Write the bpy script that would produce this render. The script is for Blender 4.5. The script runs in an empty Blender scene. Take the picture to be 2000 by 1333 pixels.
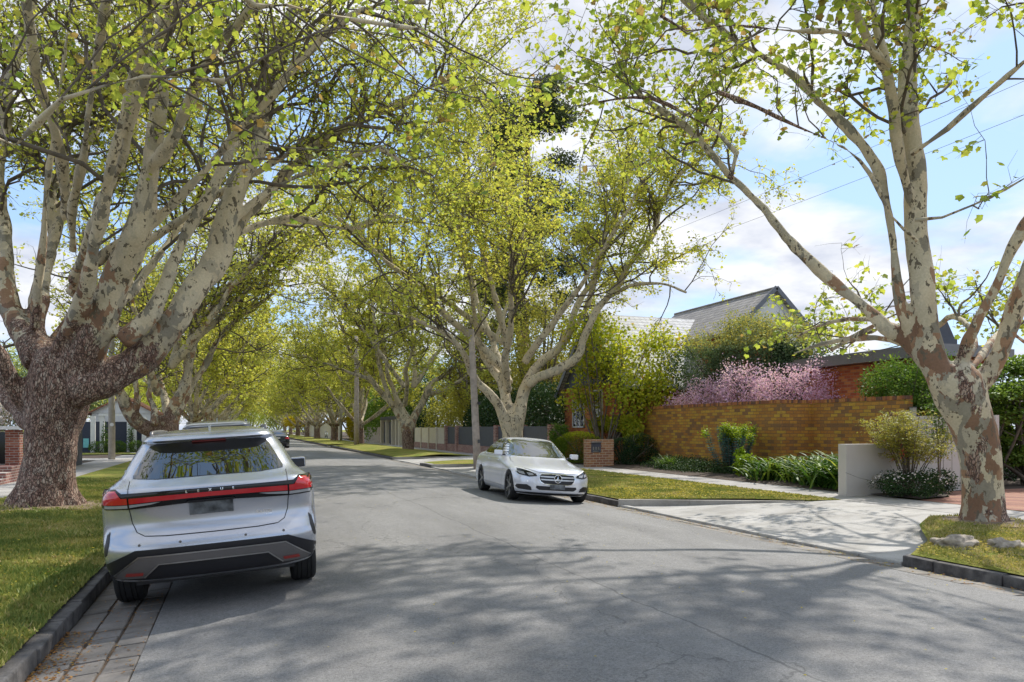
import bpy, bmesh, math, random
import numpy as np
from mathutils import Vector, Matrix
from mathutils import noise as mnoise
R = math.radians
S = bpy.context.scene
COL = S.collection
random.seed(7)
# ------------------------------------------------------------------ camera, sky, sun, exposure
F = 1480.0; HZ = 837.0; CAMZ = 1.565
PSI = math.atan(530.0 / F); CS = math.cos(PSI); SN = math.sin(PSI)
cd = bpy.data.cameras.new("camera"); cam = bpy.data.objects.new("camera", cd); COL.objects.link(cam)
cam.location = (0, 0, CAMZ); cam.rotation_euler = (R(90), 0, -PSI)
cd.sensor_width = 36; cd.lens = 36 * F / 2000; cd.shift_y = (HZ - 666.5) / 2000
cd.clip_start = .05; cd.clip_end = 3000
S.camera = cam
SUN_EL = 50.0; SUN_AZ = 55.0      # azimuth clockwise from +Y
sd = Vector((math.sin(R(SUN_AZ)) * math.cos(R(SUN_EL)), math.cos(R(SUN_AZ)) * math.cos(R(SUN_EL)), math.sin(R(SUN_EL))))
sl = bpy.data.lights.new("sun", 'SUN'); so = bpy.data.objects.new("sun", sl); COL.objects.link(so)
sl.energy = 2.1; sl.angle = R(1.0); sl.color = (1, .95, .87)
so.rotation_euler = (-sd).to_track_quat('-Z', 'Y').to_euler(); so.location = (20, 10, 40)
S.view_settings.view_transform = 'Standard'; S.view_settings.look = 'None'
S.view_settings.exposure = 1.18; S.view_settings.gamma = 1
S.cycles.use_denoising = True
S.cycles.max_bounces = 12; S.cycles.transmission_bounces = 4; S.cycles.diffuse_bounces = 8; S.cycles.glossy_bounces = 3
W = bpy.data.worlds.new("World"); S.world = W; W.use_nodes = True
wt = W.node_tree; wt.nodes.clear()

def nd(nt, typ, ins=None, **kw):
    n = nt.nodes.new(typ)
    for k, v in kw.items(): setattr(n, k, v)
    for k, v in (ins or {}).items():
        if isinstance(v, bpy.types.NodeSocket): nt.links.new(v, n.inputs[k])
        else: n.inputs[k].default_value = v
    return n
def ramp(nt, fac, stops, interp='LINEAR'):
    n = nt.nodes.new('ShaderNodeValToRGB'); cr = n.color_ramp; cr.interpolation = interp
    while len(cr.elements) < len(stops): cr.elements.new(.5)
    for e, (p, c) in zip(cr.elements, stops):
        e.position = p; e.color = (*c, 1) if len(c) == 3 else c
    nt.links.new(fac, n.inputs[0]); return n.outputs[0]
def mth(nt, op, a, b=0.0, clamp=False):
    return nd(nt, 'ShaderNodeMath', {0: a, 1: b}, operation=op, use_clamp=clamp).outputs[0]
def mix(nt, f, a, b, bt='MIX'):
    n = nt.nodes.new('ShaderNodeMix'); n.data_type = 'RGBA'; n.blend_type = bt
    for i, v in ((0, f), (6, a), (7, b)):
        if isinstance(v, bpy.types.NodeSocket): nt.links.new(v, n.inputs[i])
        else: n.inputs[i].default_value = (*v, 1) if isinstance(v, tuple) and len(v) == 3 else v
    return n.outputs[2]

sky = nd(wt, 'ShaderNodeTexSky', sky_type='NISHITA', sun_disc=False, sun_elevation=R(SUN_EL), sun_rotation=R(SUN_AZ), air_density=1.0, dust_density=.6)
tc = nd(wt, 'ShaderNodeTexCoord').outputs['Generated']
sp = nd(wt, 'ShaderNodeSeparateXYZ', {0: tc})
zz = mth(wt, 'ADD', mth(wt, 'MAXIMUM', sp.outputs[2], 0.0), .22)
cv = nd(wt, 'ShaderNodeCombineXYZ', {0: mth(wt, 'DIVIDE', sp.outputs[0], zz), 1: mth(wt, 'DIVIDE', sp.outputs[1], zz), 2: 3.7}).outputs[0]
cn = nd(wt, 'ShaderNodeTexNoise', {'Vector': cv, 'Scale': 1.35, 'Detail': 7.0, 'Roughness': .52, 'Distortion': .25}).outputs[0]
cf = ramp(wt, cn, [(.42, (0, 0, 0)), (.54, (1, 1, 1))])
cn2 = nd(wt, 'ShaderNodeTexNoise', {'Vector': cv, 'Scale': 3.0, 'Detail': 5.0, 'Roughness': .6}).outputs[0]
cc = ramp(wt, cn2, [(.36, (2.0, 2.15, 2.55)), (.60, (3.1, 3.15, 3.25))])
cs = mix(wt, cf, mix(wt, .82, sky.outputs[0], (1.2, 1.85, 2.9)), cc)
bg = nd(wt, 'ShaderNodeBackground', {0: cs, 1: .15})
nd(wt, 'ShaderNodeOutputWorld', {0: bg.outputs[0]})

# ------------------------------------------------------------------ helpers
def P(px, py, D):
    """a point of the photograph at distance D along the view axis -> world"""
    r = (px - 1000.0) / F * D
    return Vector((D * SN + r * CS, D * CS - r * SN, CAMZ - (py - HZ) / F * D))
def PG(px, py, zg=0.0):
    return P(px, py, F * (CAMZ - zg) / (py - HZ))
def tag(o, label=None, cat=None, group=None, kind=None):
    if label: o['label'] = label
    if cat: o['category'] = cat
    if group: o['group'] = group
    if kind: o['kind'] = kind
    return o
def empty(name, loc, label=None, cat=None, group=None, rz=0):
    o = bpy.data.objects.new(name, None); COL.objects.link(o); o.location = loc
    o.rotation_euler = (0, 0, rz); o.empty_display_size = .2
    return tag(o, label, cat, group)
def link_mesh(name, me, m, parent=None):
    o = bpy.data.objects.new(name, me); COL.objects.link(o)
    if m: me.materials.append(m)
    if parent: o.parent = parent
    return o
def npmesh(name, verts, sizes, idx, attrs=None, smooth=False):
    """verts (N,3); polygons given by their sizes and a flat vertex index list"""
    me = bpy.data.meshes.new(name)
    verts = np.asarray(verts, np.float32); idx = np.asarray(idx, np.int32).ravel(); sizes = np.asarray(sizes, np.int32).ravel()
    me.vertices.add(len(verts)); me.vertices.foreach_set('co', verts.ravel())
    me.loops.add(len(idx)); me.loops.foreach_set('vertex_index', idx)
    st = np.zeros(len(sizes), np.int32); st[1:] = np.cumsum(sizes)[:-1]
    me.polygons.add(len(sizes)); me.polygons.foreach_set('loop_start', st); me.polygons.foreach_set('loop_total', sizes)
    me.polygons.foreach_set('use_smooth', np.full(len(sizes), smooth))
    for k, v in (attrs or {}).items():
        a = me.attributes.new(k, 'FLOAT', 'POINT'); a.data.foreach_set('value', np.asarray(v, np.float32))
    me.update(calc_edges=True); return me
class MB:
    def __init__(s): s.v = []; s.f = []
    def add(s, vs, fs):
        b = len(s.v); s.v += [tuple(v) for v in vs]; s.f += [tuple(b + i for i in f) for f in fs]; return s
    def box(s, x0, x1, y0, y1, z0, z1, M=None, jit=0):
        vs = [Vector((x, y, z)) for z in (z0, z1) for x, y in ((x0, y0), (x1, y0), (x1, y1), (x0, y1))]
        if jit: vs = [v + Vector((random.uniform(-jit, jit), random.uniform(-jit, jit), random.uniform(-jit, jit) * .5)) for v in vs]
        if M: vs = [M @ v for v in vs]
        return s.add(vs, [(3, 2, 1, 0), (4, 5, 6, 7), (0, 1, 5, 4), (1, 2, 6, 5), (2, 3, 7, 6), (3, 0, 4, 7)])
    def tube(s, pts, rad, n=8, cap=True):
        pts = [Vector(p) for p in pts]; rad = rad if hasattr(rad, '__len__') else [rad] * len(pts)
        vs = []; u = None
        for i, p in enumerate(pts):
            t = (pts[min(i + 1, len(pts) - 1)] - pts[max(i - 1, 0)]).normalized()
            if u is None: u = t.cross(Vector((0, 0, 1)) if abs(t.z) < .9 else Vector((1, 0, 0))).normalized()
            else: u = (u - t * u.dot(t)).normalized()
            w = t.cross(u)
            for k in range(n):
                a = 2 * math.pi * k / n; vs.append(p + (u * math.cos(a) + w * math.sin(a)) * rad[i])
        fs = [(i * n + k, i * n + (k + 1) % n, (i + 1) * n + (k + 1) % n, (i + 1) * n + k) for i in range(len(pts) - 1) for k in range(n)]
        if cap: fs += [tuple(range(n))[::-1], tuple((len(pts) - 1) * n + k for k in range(n))]
        return s.add(vs, fs)
    def lathe(s, prof, n=32, M=None, axis='z'):
        vs = []
        for r, h in prof:
            for k in range(n):
                a = 2 * math.pi * k / n; c, d = r * math.cos(a), r * math.sin(a)
                v = Vector((c, d, h)) if axis == 'z' else Vector((h, c, d))
                vs.append(M @ v if M else v)
        fs = [(i * n + k, i * n + (k + 1) % n, (i + 1) * n + (k + 1) % n, (i + 1) * n + k) for i in range(len(prof) - 1) for k in range(n)]
        return s.add(vs, fs)
    def prism(s, poly, z0, z1, M=None):
        """poly in xy extruded z0..z1"""
        n = len(poly); vs = [Vector((x, y, z)) for z in (z0, z1) for x, y in poly]
        if M: vs = [M @ v for v in vs]
        return s.add(vs, [tuple(range(n))[::-1], tuple(range(n, 2 * n))] + [(i, (i + 1) % n, n + (i + 1) % n, n + i) for i in range(n)])
    def build(s, name, m, parent=None, org=None, smooth=False, bevel=0, fixn=True):
        me = bpy.data.meshes.new(name)
        org = Vector(org) if org is not None else (parent.location.copy() if parent else Vector((0, 0, 0)))
        me.from_pydata([tuple(Vector(v) - org) for v in s.v], [], s.f)
        if fixn or bevel:
            bm = bmesh.new(); bm.from_mesh(me)
            if bevel:
                es = [e for e in bm.edges if len(e.link_faces) == 2 and e.calc_face_angle(0) > .6]
                bmesh.ops.bevel(bm, geom=es, offset=bevel, segments=2, affect='EDGES', profile=.6, clamp_overlap=True)
            if fixn: bmesh.ops.recalc_face_normals(bm, faces=bm.faces)
            bm.to_mesh(me); bm.free()
        me.polygons.foreach_set('use_smooth', [smooth] * len(me.polygons)); me.update()
        o = link_mesh(name, me, m, parent)
        if not parent: o.location = org
        return o
def sheet(name, poly, m, zf, step=1.0, kind='structure', ystep=None):
    """a flat polygon cut into a grid and laid on the height function zf"""
    bm = bmesh.new(); f = bm.faces.new([bm.verts.new((x, y, 0)) for x, y in poly])
    xs = [p[0] for p in poly]; ys = [p[1] for p in poly]
    def cuts(a, b, st):
        k = math.floor(a / st) + 1
        while k * st < b - 1e-6: yield k * st; k += 1
    for c in cuts(min(xs), max(xs), step):
        bmesh.ops.bisect_plane(bm, geom=bm.verts[:] + bm.edges[:] + bm.faces[:], plane_co=(c, 0, 0), plane_no=(1, 0, 0))
    for c in cuts(min(ys), max(ys), ystep or step):
        bmesh.ops.bisect_plane(bm, geom=bm.verts[:] + bm.edges[:] + bm.faces[:], plane_co=(0, c, 0), plane_no=(0, 1, 0))
    for v in bm.verts: v.co.z = zf(v.co.x, v.co.y)
    bmesh.ops.recalc_face_normals(bm, faces=bm.faces)
    if sum(f.normal.z for f in bm.faces) < 0: bmesh.ops.reverse_faces(bm, faces=bm.faces)
    me = bpy.data.meshes.new(name); bm.to_mesh(me); bm.free()
    me.polygons.foreach_set('use_smooth', [True] * len(me.polygons))
    o = link_mesh(name, me, m); o['kind'] = kind; return o

# ------------------------------------------------------------------ materials
def newmat(name):
    m = bpy.data.materials.new(name); m.use_nodes = True; nt = m.node_tree
    b = nt.nodes['Principled BSDF']; return m, nt, b
def bump(nt, b, h, st=.3, dist=.02):
    n = nd(nt, 'ShaderNodeBump', {'Strength': st, 'Distance': dist, 'Height': h}); nt.links.new(n.outputs[0], b.inputs['Normal'])
def objc(nt): return nd(nt, 'ShaderNodeTexCoord').outputs['Object']
def geo(nt): return nd(nt, 'ShaderNodeNewGeometry').outputs['Position']
def noi(nt, v, sc, det=3.0, rough=.55, dist=0.0):
    return nd(nt, 'ShaderNodeTexNoise', {'Vector': v, 'Scale': sc, 'Detail': det, 'Roughness': rough, 'Distortion': dist}).outputs[0]
def scl(nt, v, s): return nd(nt, 'ShaderNodeVectorMath', {0: v, 1: s}, operation='MULTIPLY').outputs[0]
def simple(name, col, rough=.6, metal=0.0, var=.12, vs=6.0, bmp=0.0, bs=40.0, coat=0.0, spec=.5):
    m, nt, b = newmat(name)
    c = objc(nt)
    n = noi(nt, c, vs, 4.0)
    lo = tuple(max(0, x * (1 - var)) for x in col); hi = tuple(min(1, x * (1 + var)) for x in col)
    nt.links.new(ramp(nt, n, [(.3, lo), (.7, hi)]), b.inputs['Base Color'])
    b.inputs['Roughness'].default_value = rough; b.inputs['Metallic'].default_value = metal
    b.inputs['Specular IOR Level'].default_value = spec; b.inputs['Coat Weight'].default_value = coat
    if bmp: bump(nt, b, noi(nt, c, bs, 4.0), bmp)
    return m
def brick(name, pal, mortar, w=.23, h=.076, ms=.01, soldier=None, rough=.85):
    """pal: colour stops picked per brick"""
    m, nt, b = newmat(name)
    s = nd(nt, 'ShaderNodeSeparateXYZ', {0: geo(nt)})
    v = nd(nt, 'ShaderNodeCombineXYZ', {0: mth(nt, 'ADD', s.outputs[0], s.outputs[1]), 1: s.outputs[2]}).outputs[0]
    t = nd(nt, 'ShaderNodeTexBrick', {'Vector': v, 'Color1': (0, 0, 0, 1), 'Color2': (1, 1, 1, 1), 'Mortar': (0, 0, 0, 1), 'Scale': 1.0, 'Mortar Size': ms, 'Mortar Smooth': .2, 'Brick Width': w, 'Row Height': h})
    u = mth(nt, 'ADD', s.outputs[0], s.outputs[1]); row = mth(nt, 'FLOOR', mth(nt, 'DIVIDE', s.outputs[2], h))
    even = mth(nt, 'SUBTRACT', 1.0, mth(nt, 'FLOORED_MODULO', row, 2.0)); colm = mth(nt, 'FLOOR', mth(nt, 'DIVIDE', mth(nt, 'ADD', u, mth(nt, 'MULTIPLY', even, w * .5)), w))
    wn = nd(nt, 'ShaderNodeTexWhiteNoise', {'Vector': nd(nt, 'ShaderNodeCombineXYZ', {0: colm, 1: row}).outputs[0]}).outputs[0]
    k = len(pal); col = ramp(nt, wn, [(i / k, c) for i, c in enumerate(pal)], 'CONSTANT')
    n = noi(nt, geo(nt), 22.0, 5.0); big = noi(nt, geo(nt), .9, 3.0)
    col = mix(nt, .5, col, ramp(nt, n, [(.3, (.45, .45, .45)), (.7, (1, 1, 1))]), 'MULTIPLY')
    col = mix(nt, .45, col, ramp(nt, big, [(.35, (.6, .58, .55)), (.65, (1, 1, 1))]), 'MULTIPLY')
    nt.links.new(mix(nt, t.outputs[1], col, mortar), b.inputs['Base Color'])
    b.inputs['Roughness'].default_value = rough
    hgt = mth(nt, 'ADD', mth(nt, 'SUBTRACT', 1.0, t.outputs[1]), mth(nt, 'MULTIPLY', n, .4))
    bump(nt, b, hgt, .7, .01)
    return m
def leafmat(name, stops, transl=.5, gloss=.045):
    m = bpy.data.materials.new(name); m.use_nodes = True; nt = m.node_tree; nt.nodes.clear()
    at = nd(nt, 'ShaderNodeAttribute', attribute_name='tint').outputs['Fac']
    c = ramp(nt, at, stops)
    df = nd(nt, 'ShaderNodeBsdfDiffuse', {0: c}).outputs[0]
    tcx = mix(nt, 1.0, c, (1.0, 1.0, .62), 'MULTIPLY')
    tr = nd(nt, 'ShaderNodeBsdfTranslucent', {0: tcx}).outputs[0]
    gl = nd(nt, 'ShaderNodeBsdfGlossy', {0: (.8, .85, .8, 1), 1: .45}).outputs[0]
    a = nd(nt, 'ShaderNodeMixShader', {0: transl, 1: df, 2: tr}).outputs[0]
    fr = mth(nt, 'MULTIPLY', nd(nt, 'ShaderNodeFresnel', {0: 1.4}).outputs[0], gloss, True)
    s = nd(nt, 'ShaderNodeMixShader', {0: fr, 1: a, 2: gl}).outputs[0]
    nd(nt, 'ShaderNodeOutputMaterial', {0: s}); return m
M = {}
M['leaf'] = leafmat('plane_leaf', [(0, (.66, .60, .14)), (.35, (.58, .60, .12)), (.7, (.42, .50, .10)), (.92, (.20, .30, .06)), (1, (.40, .27, .12))], .63)
M['leaf_dark'] = leafmat('plane_leaf_shade', [(0, (.30, .34, .04)), (.5, (.17, .26, .03)), (1, (.08, .15, .025))], .5)
M['shrub'] = leafmat('shrub_leaf', [(0, (.06, .13, .025)), (.6, (.13, .22, .04)), (1, (.26, .36, .07))], .45)
M['dark_leaf'] = leafmat('dark_leaf', [(0, (.02, .045, .018)), (.7, (.04, .08, .03)), (1, (.09, .13, .05))], .25)
M['grey_leaf'] = leafmat('grey_leaf', [(0, (.10, .15, .08)), (.5, (.20, .26, .14)), (.85, (.36, .40, .18)), (1, (.5, .44, .12))], .45)
M['lime_leaf'] = leafmat('lime_leaf', [(0, (.22, .34, .02)), (.6, (.32, .42, .03)), (1, (.45, .5, .05))], .45)
M['lime_core'] = leafmat('clipped_leaf', [(0, (.09, .15, .015)), (.5, (.24, .30, .02)), (1, (.60, .62, .04))], .35)
M['gum_leaf'] = leafmat('gum_leaf', [(0, (.04, .06, .03)), (.6, (.09, .12, .055)), (1, (.17, .19, .09))], .35)
M['blue_leaf'] = leafmat('blue_leaf', [(0, (.05, .12, .12)), (.6, (.10, .22, .21)), (1, (.2, .34, .30))], .3)
M['pink'] = leafmat('pink_blossom', [(0, (.30, .30, .18)), (.24, (.78, .50, .74)), (.55, (.88, .60, .90)), (1, (.95, .84, .94))], .5)
M['pale_blossom'] = leafmat('pale_blossom', [(0, (.2, .25, .12)), (.3, (.7, .6, .62)), (1, (.85, .8, .82))], .4)
M['yellow_leaf'] = leafmat('yellow_leaf', [(0, (.35, .28, .02)), (1, (.62, .5, .03))], .45)
M['olive_leaf'] = leafmat('olive_leaf', [(0, (.22, .24, .05)), (.5, (.42, .40, .08)), (1, (.52, .42, .12))], .5)
M['vine_leaf'] = leafmat('vine_leaf', [(0, (.24, .34, .04)), (.4, (.46, .52, .06)), (.8, (.62, .60, .07)), (1, (.55, .34, .07))], .65)
M['grass_blade'] = leafmat('grass_blade', [(0, (.15, .21, .06)), (.4, (.29, .31, .095)), (.7, (.46, .40, .16)), (1, (.6, .48, .28))], .3, .02)
M['straw'] = leafmat('fallen_leaf', [(0, (.5, .40, .05)), (.4, (.6, .5, .06)), (.7, (.4, .2, .07)), (1, (.25, .13, .06))], .3, .02)
M['strap'] = leafmat('strap_leaf', [(0, (.025, .065, .015)), (.55, (.07, .15, .025)), (.85, (.26, .34, .05)), (1, (.6, .62, .14))], .35, .05)

def bark():
    m, nt, b = newmat('plane_bark')
    c = objc(nt); at = nd(nt, 'ShaderNodeAttribute', attribute_name='rough').outputs['Fac']
    cz = scl(nt, c, (1, 1, .62))
    w = nd(nt, 'ShaderNodeTexNoise', {'Vector': cz, 'Scale': 3.2, 'Detail': 4.0, 'Roughness': .62}).outputs[1]
    wv = nd(nt, 'ShaderNodeVectorMath', {0: cz, 1: scl(nt, w, (.5, .5, .5))}, operation='ADD').outputs[0]
    w2 = nd(nt, 'ShaderNodeTexNoise', {'Vector': cz, 'Scale': 17.0, 'Detail': 3.0}).outputs[1]
    wv = nd(nt, 'ShaderNodeVectorMath', {0: wv, 1: scl(nt, w2, (.09, .09, .09))}, operation='ADD').outputs[0]
    v1 = nd(nt, 'ShaderNodeTexVoronoi', {'Vector': wv, 'Scale': 5.6}).outputs['Color']
    r1 = nd(nt, 'ShaderNodeSeparateColor', {0: v1}).outputs[0]
    r1 = mth(nt, 'ADD', mth(nt, 'MULTIPLY', r1, .72), mth(nt, 'MULTIPLY', at, .42))
    pal = ramp(nt, r1, [(0, (.70, .60, .43)), (.22, (.63, .55, .40)), (.46, (.52, .46, .35)), (.57, (.32, .29, .23)), (.68, (.38, .23, .14)), (.80, (.26, .15, .095))], 'CONSTANT')
    v2 = nd(nt, 'ShaderNodeTexVoronoi', {'Vector': wv, 'Scale': 17.0}).outputs['Color']
    r2 = nd(nt, 'ShaderNodeSeparateColor', {0: v2}).outputs[1]
    pal = mix(nt, mth(nt, 'GREATER_THAN', r2, .9), pal, (.17, .14, .10))
    fine = noi(nt, c, 30.0, 5.0)
    pal = mix(nt, .6, pal, ramp(nt, fine, [(.3, (.70, .70, .68)), (.7, (1.06, 1.06, 1.06))]), 'MULTIPLY')
    pal = mix(nt, .5, pal, ramp(nt, noi(nt, cz, 1.3, 4.0), [(.35, (.62, .56, .46)), (.6, (1, 1, 1))]), 'MULTIPLY')
    # fissured brown bark low on old trunks
    cb = scl(nt, c, (1, 1, .4))
    vb = nd(nt, 'ShaderNodeTexVoronoi', {'Vector': nd(nt, 'ShaderNodeVectorMath', {0: cb, 1: scl(nt, w, (.2, .2, .2))}, operation='ADD').outputs[0], 'Scale': 26.0}, feature='DISTANCE_TO_EDGE').outputs[0]
    vc = nd(nt, 'ShaderNodeSeparateColor', {0: nd(nt, 'ShaderNodeTexVoronoi', {'Vector': cb, 'Scale': 24.0}).outputs['Color']}).outputs[0]
    br = ramp(nt, vc, [(0, (.17, .09, .065)), (.4, (.31, .19, .145)), (.75, (.43, .30, .23)), (1, (.50, .40, .32))])
    br = mix(nt, mth(nt, 'SUBTRACT', 1.0, mth(nt, 'MULTIPLY', vb, 7.0, True)), br, (.055, .035, .027))
    k = mth(nt, 'ADD', mth(nt, 'MULTIPLY', mth(nt, 'SUBTRACT', noi(nt, cz, 2.4, 5.0, .65), .5), 2.4), mth(nt, 'MULTIPLY', mth(nt, 'SUBTRACT', at, .25), 1.2))
    kk = ramp(nt, k, [(.47, (0, 0, 0)), (.53, (1, 1, 1))])
    nt.links.new(mix(nt, kk, pal, br), b.inputs['Base Color'])
    b.inputs['Roughness'].default_value = .85
    hh = mth(nt, 'ADD', mth(nt, 'MULTIPLY', mth(nt, 'MULTIPLY', vb, 6.0, True), kk), mth(nt, 'ADD', mth(nt, 'MULTIPLY', r1, .25), mth(nt, 'MULTIPLY', fine, .25)))
    bump(nt, b, hh, .85, .025)
    return m
M['bark'] = bark()
M['twig'] = simple('twig_bark', (.10, .075, .055), .9, var=.4, vs=3)
M['branch'] = simple('branch_bark', (.13, .105, .08), .9, var=.5, vs=5, bmp=.3)
M['gum_bark'] = simple('gum_bark', (.20, .095, .075), .85, var=.4, vs=2.5, bmp=.5)
M['red_brick'] = brick('red_brick', [(.30, .09, .055), (.36, .12, .07), (.25, .075, .05), (.40, .16, .10)], (.36, .31, .27))
M['pink_brick'] = brick('pink_brick', [(.32, .13, .11), (.38, .17, .14), (.28, .10, .09), (.42, .22, .18)], (.46, .40, .36))
M['brown_brick'] = brick('brown_brick', [(.62, .31, .045), (.66, .38, .05), (.54, .23, .045), (.60, .29, .05), (.64, .37, .055), (.56, .25, .05), (.32, .16, .06), (.50, .22, .045), (.40, .19, .055)], (.20, .125, .06), h=.107, w=.30, ms=.008)
M['box_brick'] = brick('box_brick', [(.42, .20, .09), (.50, .25, .12), (.34, .15, .08)], (.52, .42, .3), h=.1, w=.28)
M['house_brick'] = brick('house_brick', [(.58, .16, .05), (.66, .22, .06), (.46, .11, .045), (.70, .27, .08)], (.38, .2, .12), h=.1, w=.28)
M['render'] = simple('rendered_wall', (.56, .52, .475), .9, var=.06, vs=1.5, bmp=.15, bs=80)
M['render2'] = simple('cream_panel', (.62, .56, .46), .8, var=.06, vs=1.5)
M['navy'] = simple('navy_panel', (.035, .045, .075), .5, var=.1)
M['slate'] = simple('slate_panel', (.07, .075, .095), .6, var=.1)
M['white'] = simple('white_paint', (.78, .78, .76), .5, var=.04)
M['darkgrey'] = simple('dark_grey', (.08, .085, .09), .5, var=.15)
M['rubber'] = simple('rubber', (.018, .018, .019), .75, var=.2, vs=20)
M['black'] = simple('black_trim', (.016, .016, .02), .45, var=.1)
M['gloss_black'] = simple('gloss_black', (.008, .008, .01), .08, var=.1)
M['wire'] = simple('wire', (.12, .12, .13), .6)
M['metal'] = simple('brushed_metal', (.55, .55, .55), .3, metal=1.0, var=.1)
M['chrome'] = simple('chrome', (.85, .85, .86), .08, metal=1.0, var=.02)
M['rim'] = simple('rim_metal', (.33, .34, .36), .3, metal=.9, var=.1)
M['garnish'] = simple('grey_garnish', (.20, .19, .19), .4, metal=.6, var=.05)
M['timber'] = simple('paling_timber', (.16, .085, .05), .85, var=.45, vs=3, bmp=.3)
M['pole'] = simple('pole_timber', (.44, .37, .32), .9, var=.25, vs=4, bmp=.5)
M['pole_grey'] = simple('weathered_timber', (.42, .38, .32), .9, var=.2, vs=4, bmp=.5)
M['stump'] = simple('weathered_rock', (.36, .31, .25), .95, var=.5, vs=9, bmp=1.0, bs=18)
M['brownleaf'] = M['straw']
def glassm(name, col, ior=1.6):
    m, nt, b = newmat(name); b.inputs['Base Color'].default_value = (*col, 1); b.inputs['Roughness'].default_value = .015
    b.inputs['IOR'].default_value = ior; b.inputs['Specular IOR Level'].default_value = .8
    n = noi(nt, objc(nt), 1.5, 2.0); bump(nt, b, n, .02, .01); return m
M['glass'] = glassm('tinted_glass', (.004, .004, .005), 2.0)
M['screen_glass'] = glassm('windscreen_glass', (.02, .028, .032), 2.4)
M['window_glass'] = glassm('window_glass', (.02, .025, .03), 1.6)
M['lens'] = glassm('clear_lens', (.35, .36, .38), 1.6)
def paint(name, col, metal=.55, rough=.28):
    m, nt, b = newmat(name)
    n = nd(nt, 'ShaderNodeTexNoise', {'Vector': objc(nt), 'Scale': 900.0, 'Detail': 1.0}).outputs[0]
    nt.links.new(ramp(nt, n, [(.35, tuple(x * .9 for x in col)), (.65, col)]), b.inputs['Base Color'])
    b.inputs['Metallic'].default_value = metal; b.inputs['Roughness'].default_value = rough
    b.inputs['Coat Weight'].default_value = .8; b.inputs['Coat Roughness'].default_value = .06
    return m
M['silver'] = paint('silver_paint', (.53, .555, .62), .65, .24)
M['pearl'] = paint('pearl_paint', (.78, .80, .87), .3, .22)
M['grey_paint'] = paint('grey_paint', (.42, .43, .46), .6, .3)
M['dark_paint'] = paint('dark_paint', (.02, .025, .035), .3, .25)
M['white_paint'] = paint('white_car_paint', (.7, .71, .72), .0, .3)
m, nt, b = newmat('red_lens'); b.inputs['Base Color'].default_value = (.55, .012, .02, 1); b.inputs['Roughness'].default_value = .12; b.inputs['Coat Weight'].default_value = 1
b.inputs['Emission Color'].default_value = (.6, .01, .02, 1); b.inputs['Emission Strength'].default_value = 0.0
M['red_lens'] = m
M['dull_red'] = simple('reflector_red', (.28, .035, .03), .3)
def roofm(name, c1, c2, w=.3, h=.16):
    m, nt, b = newmat(name)
    s = nd(nt, 'ShaderNodeSeparateXYZ', {0: geo(nt)})
    v = nd(nt, 'ShaderNodeCombineXYZ', {0: mth(nt, 'ADD', s.outputs[0], s.outputs[1]), 1: s.outputs[2]}).outputs[0]
    t = nd(nt, 'ShaderNodeTexBrick', {'Vector': v, 'Color1': (*c1, 1), 'Color2': (*c2, 1), 'Mortar': tuple(x * .35 for x in c1) + (1,), 'Scale': 1.0, 'Mortar Size': .012, 'Brick Width': w, 'Row Height': h})
    n = noi(nt, geo(nt), 2.0, 4.0)
    nt.links.new(mix(nt, .5, t.outputs[0], ramp(nt, n, [(.3, (.6, .6, .6)), (.7, (1, 1, 1))]), 'MULTIPLY'), b.inputs['Base Color'])
    b.inputs['Roughness'].default_value = .7; bump(nt, b, mth(nt, 'SUBTRACT', 1.0, t.outputs[1]), .5, .02); return m
M['white_tile'] = roofm('pale_shingle', (.62, .62, .65), (.76, .76, .78))
M['slate_tile'] = roofm('slate_tile', (.32, .30, .30), (.46, .43, .42))
M['terracotta'] = roofm('terracotta_tile', (.38, .15, .08), (.5, .22, .12))

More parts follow.
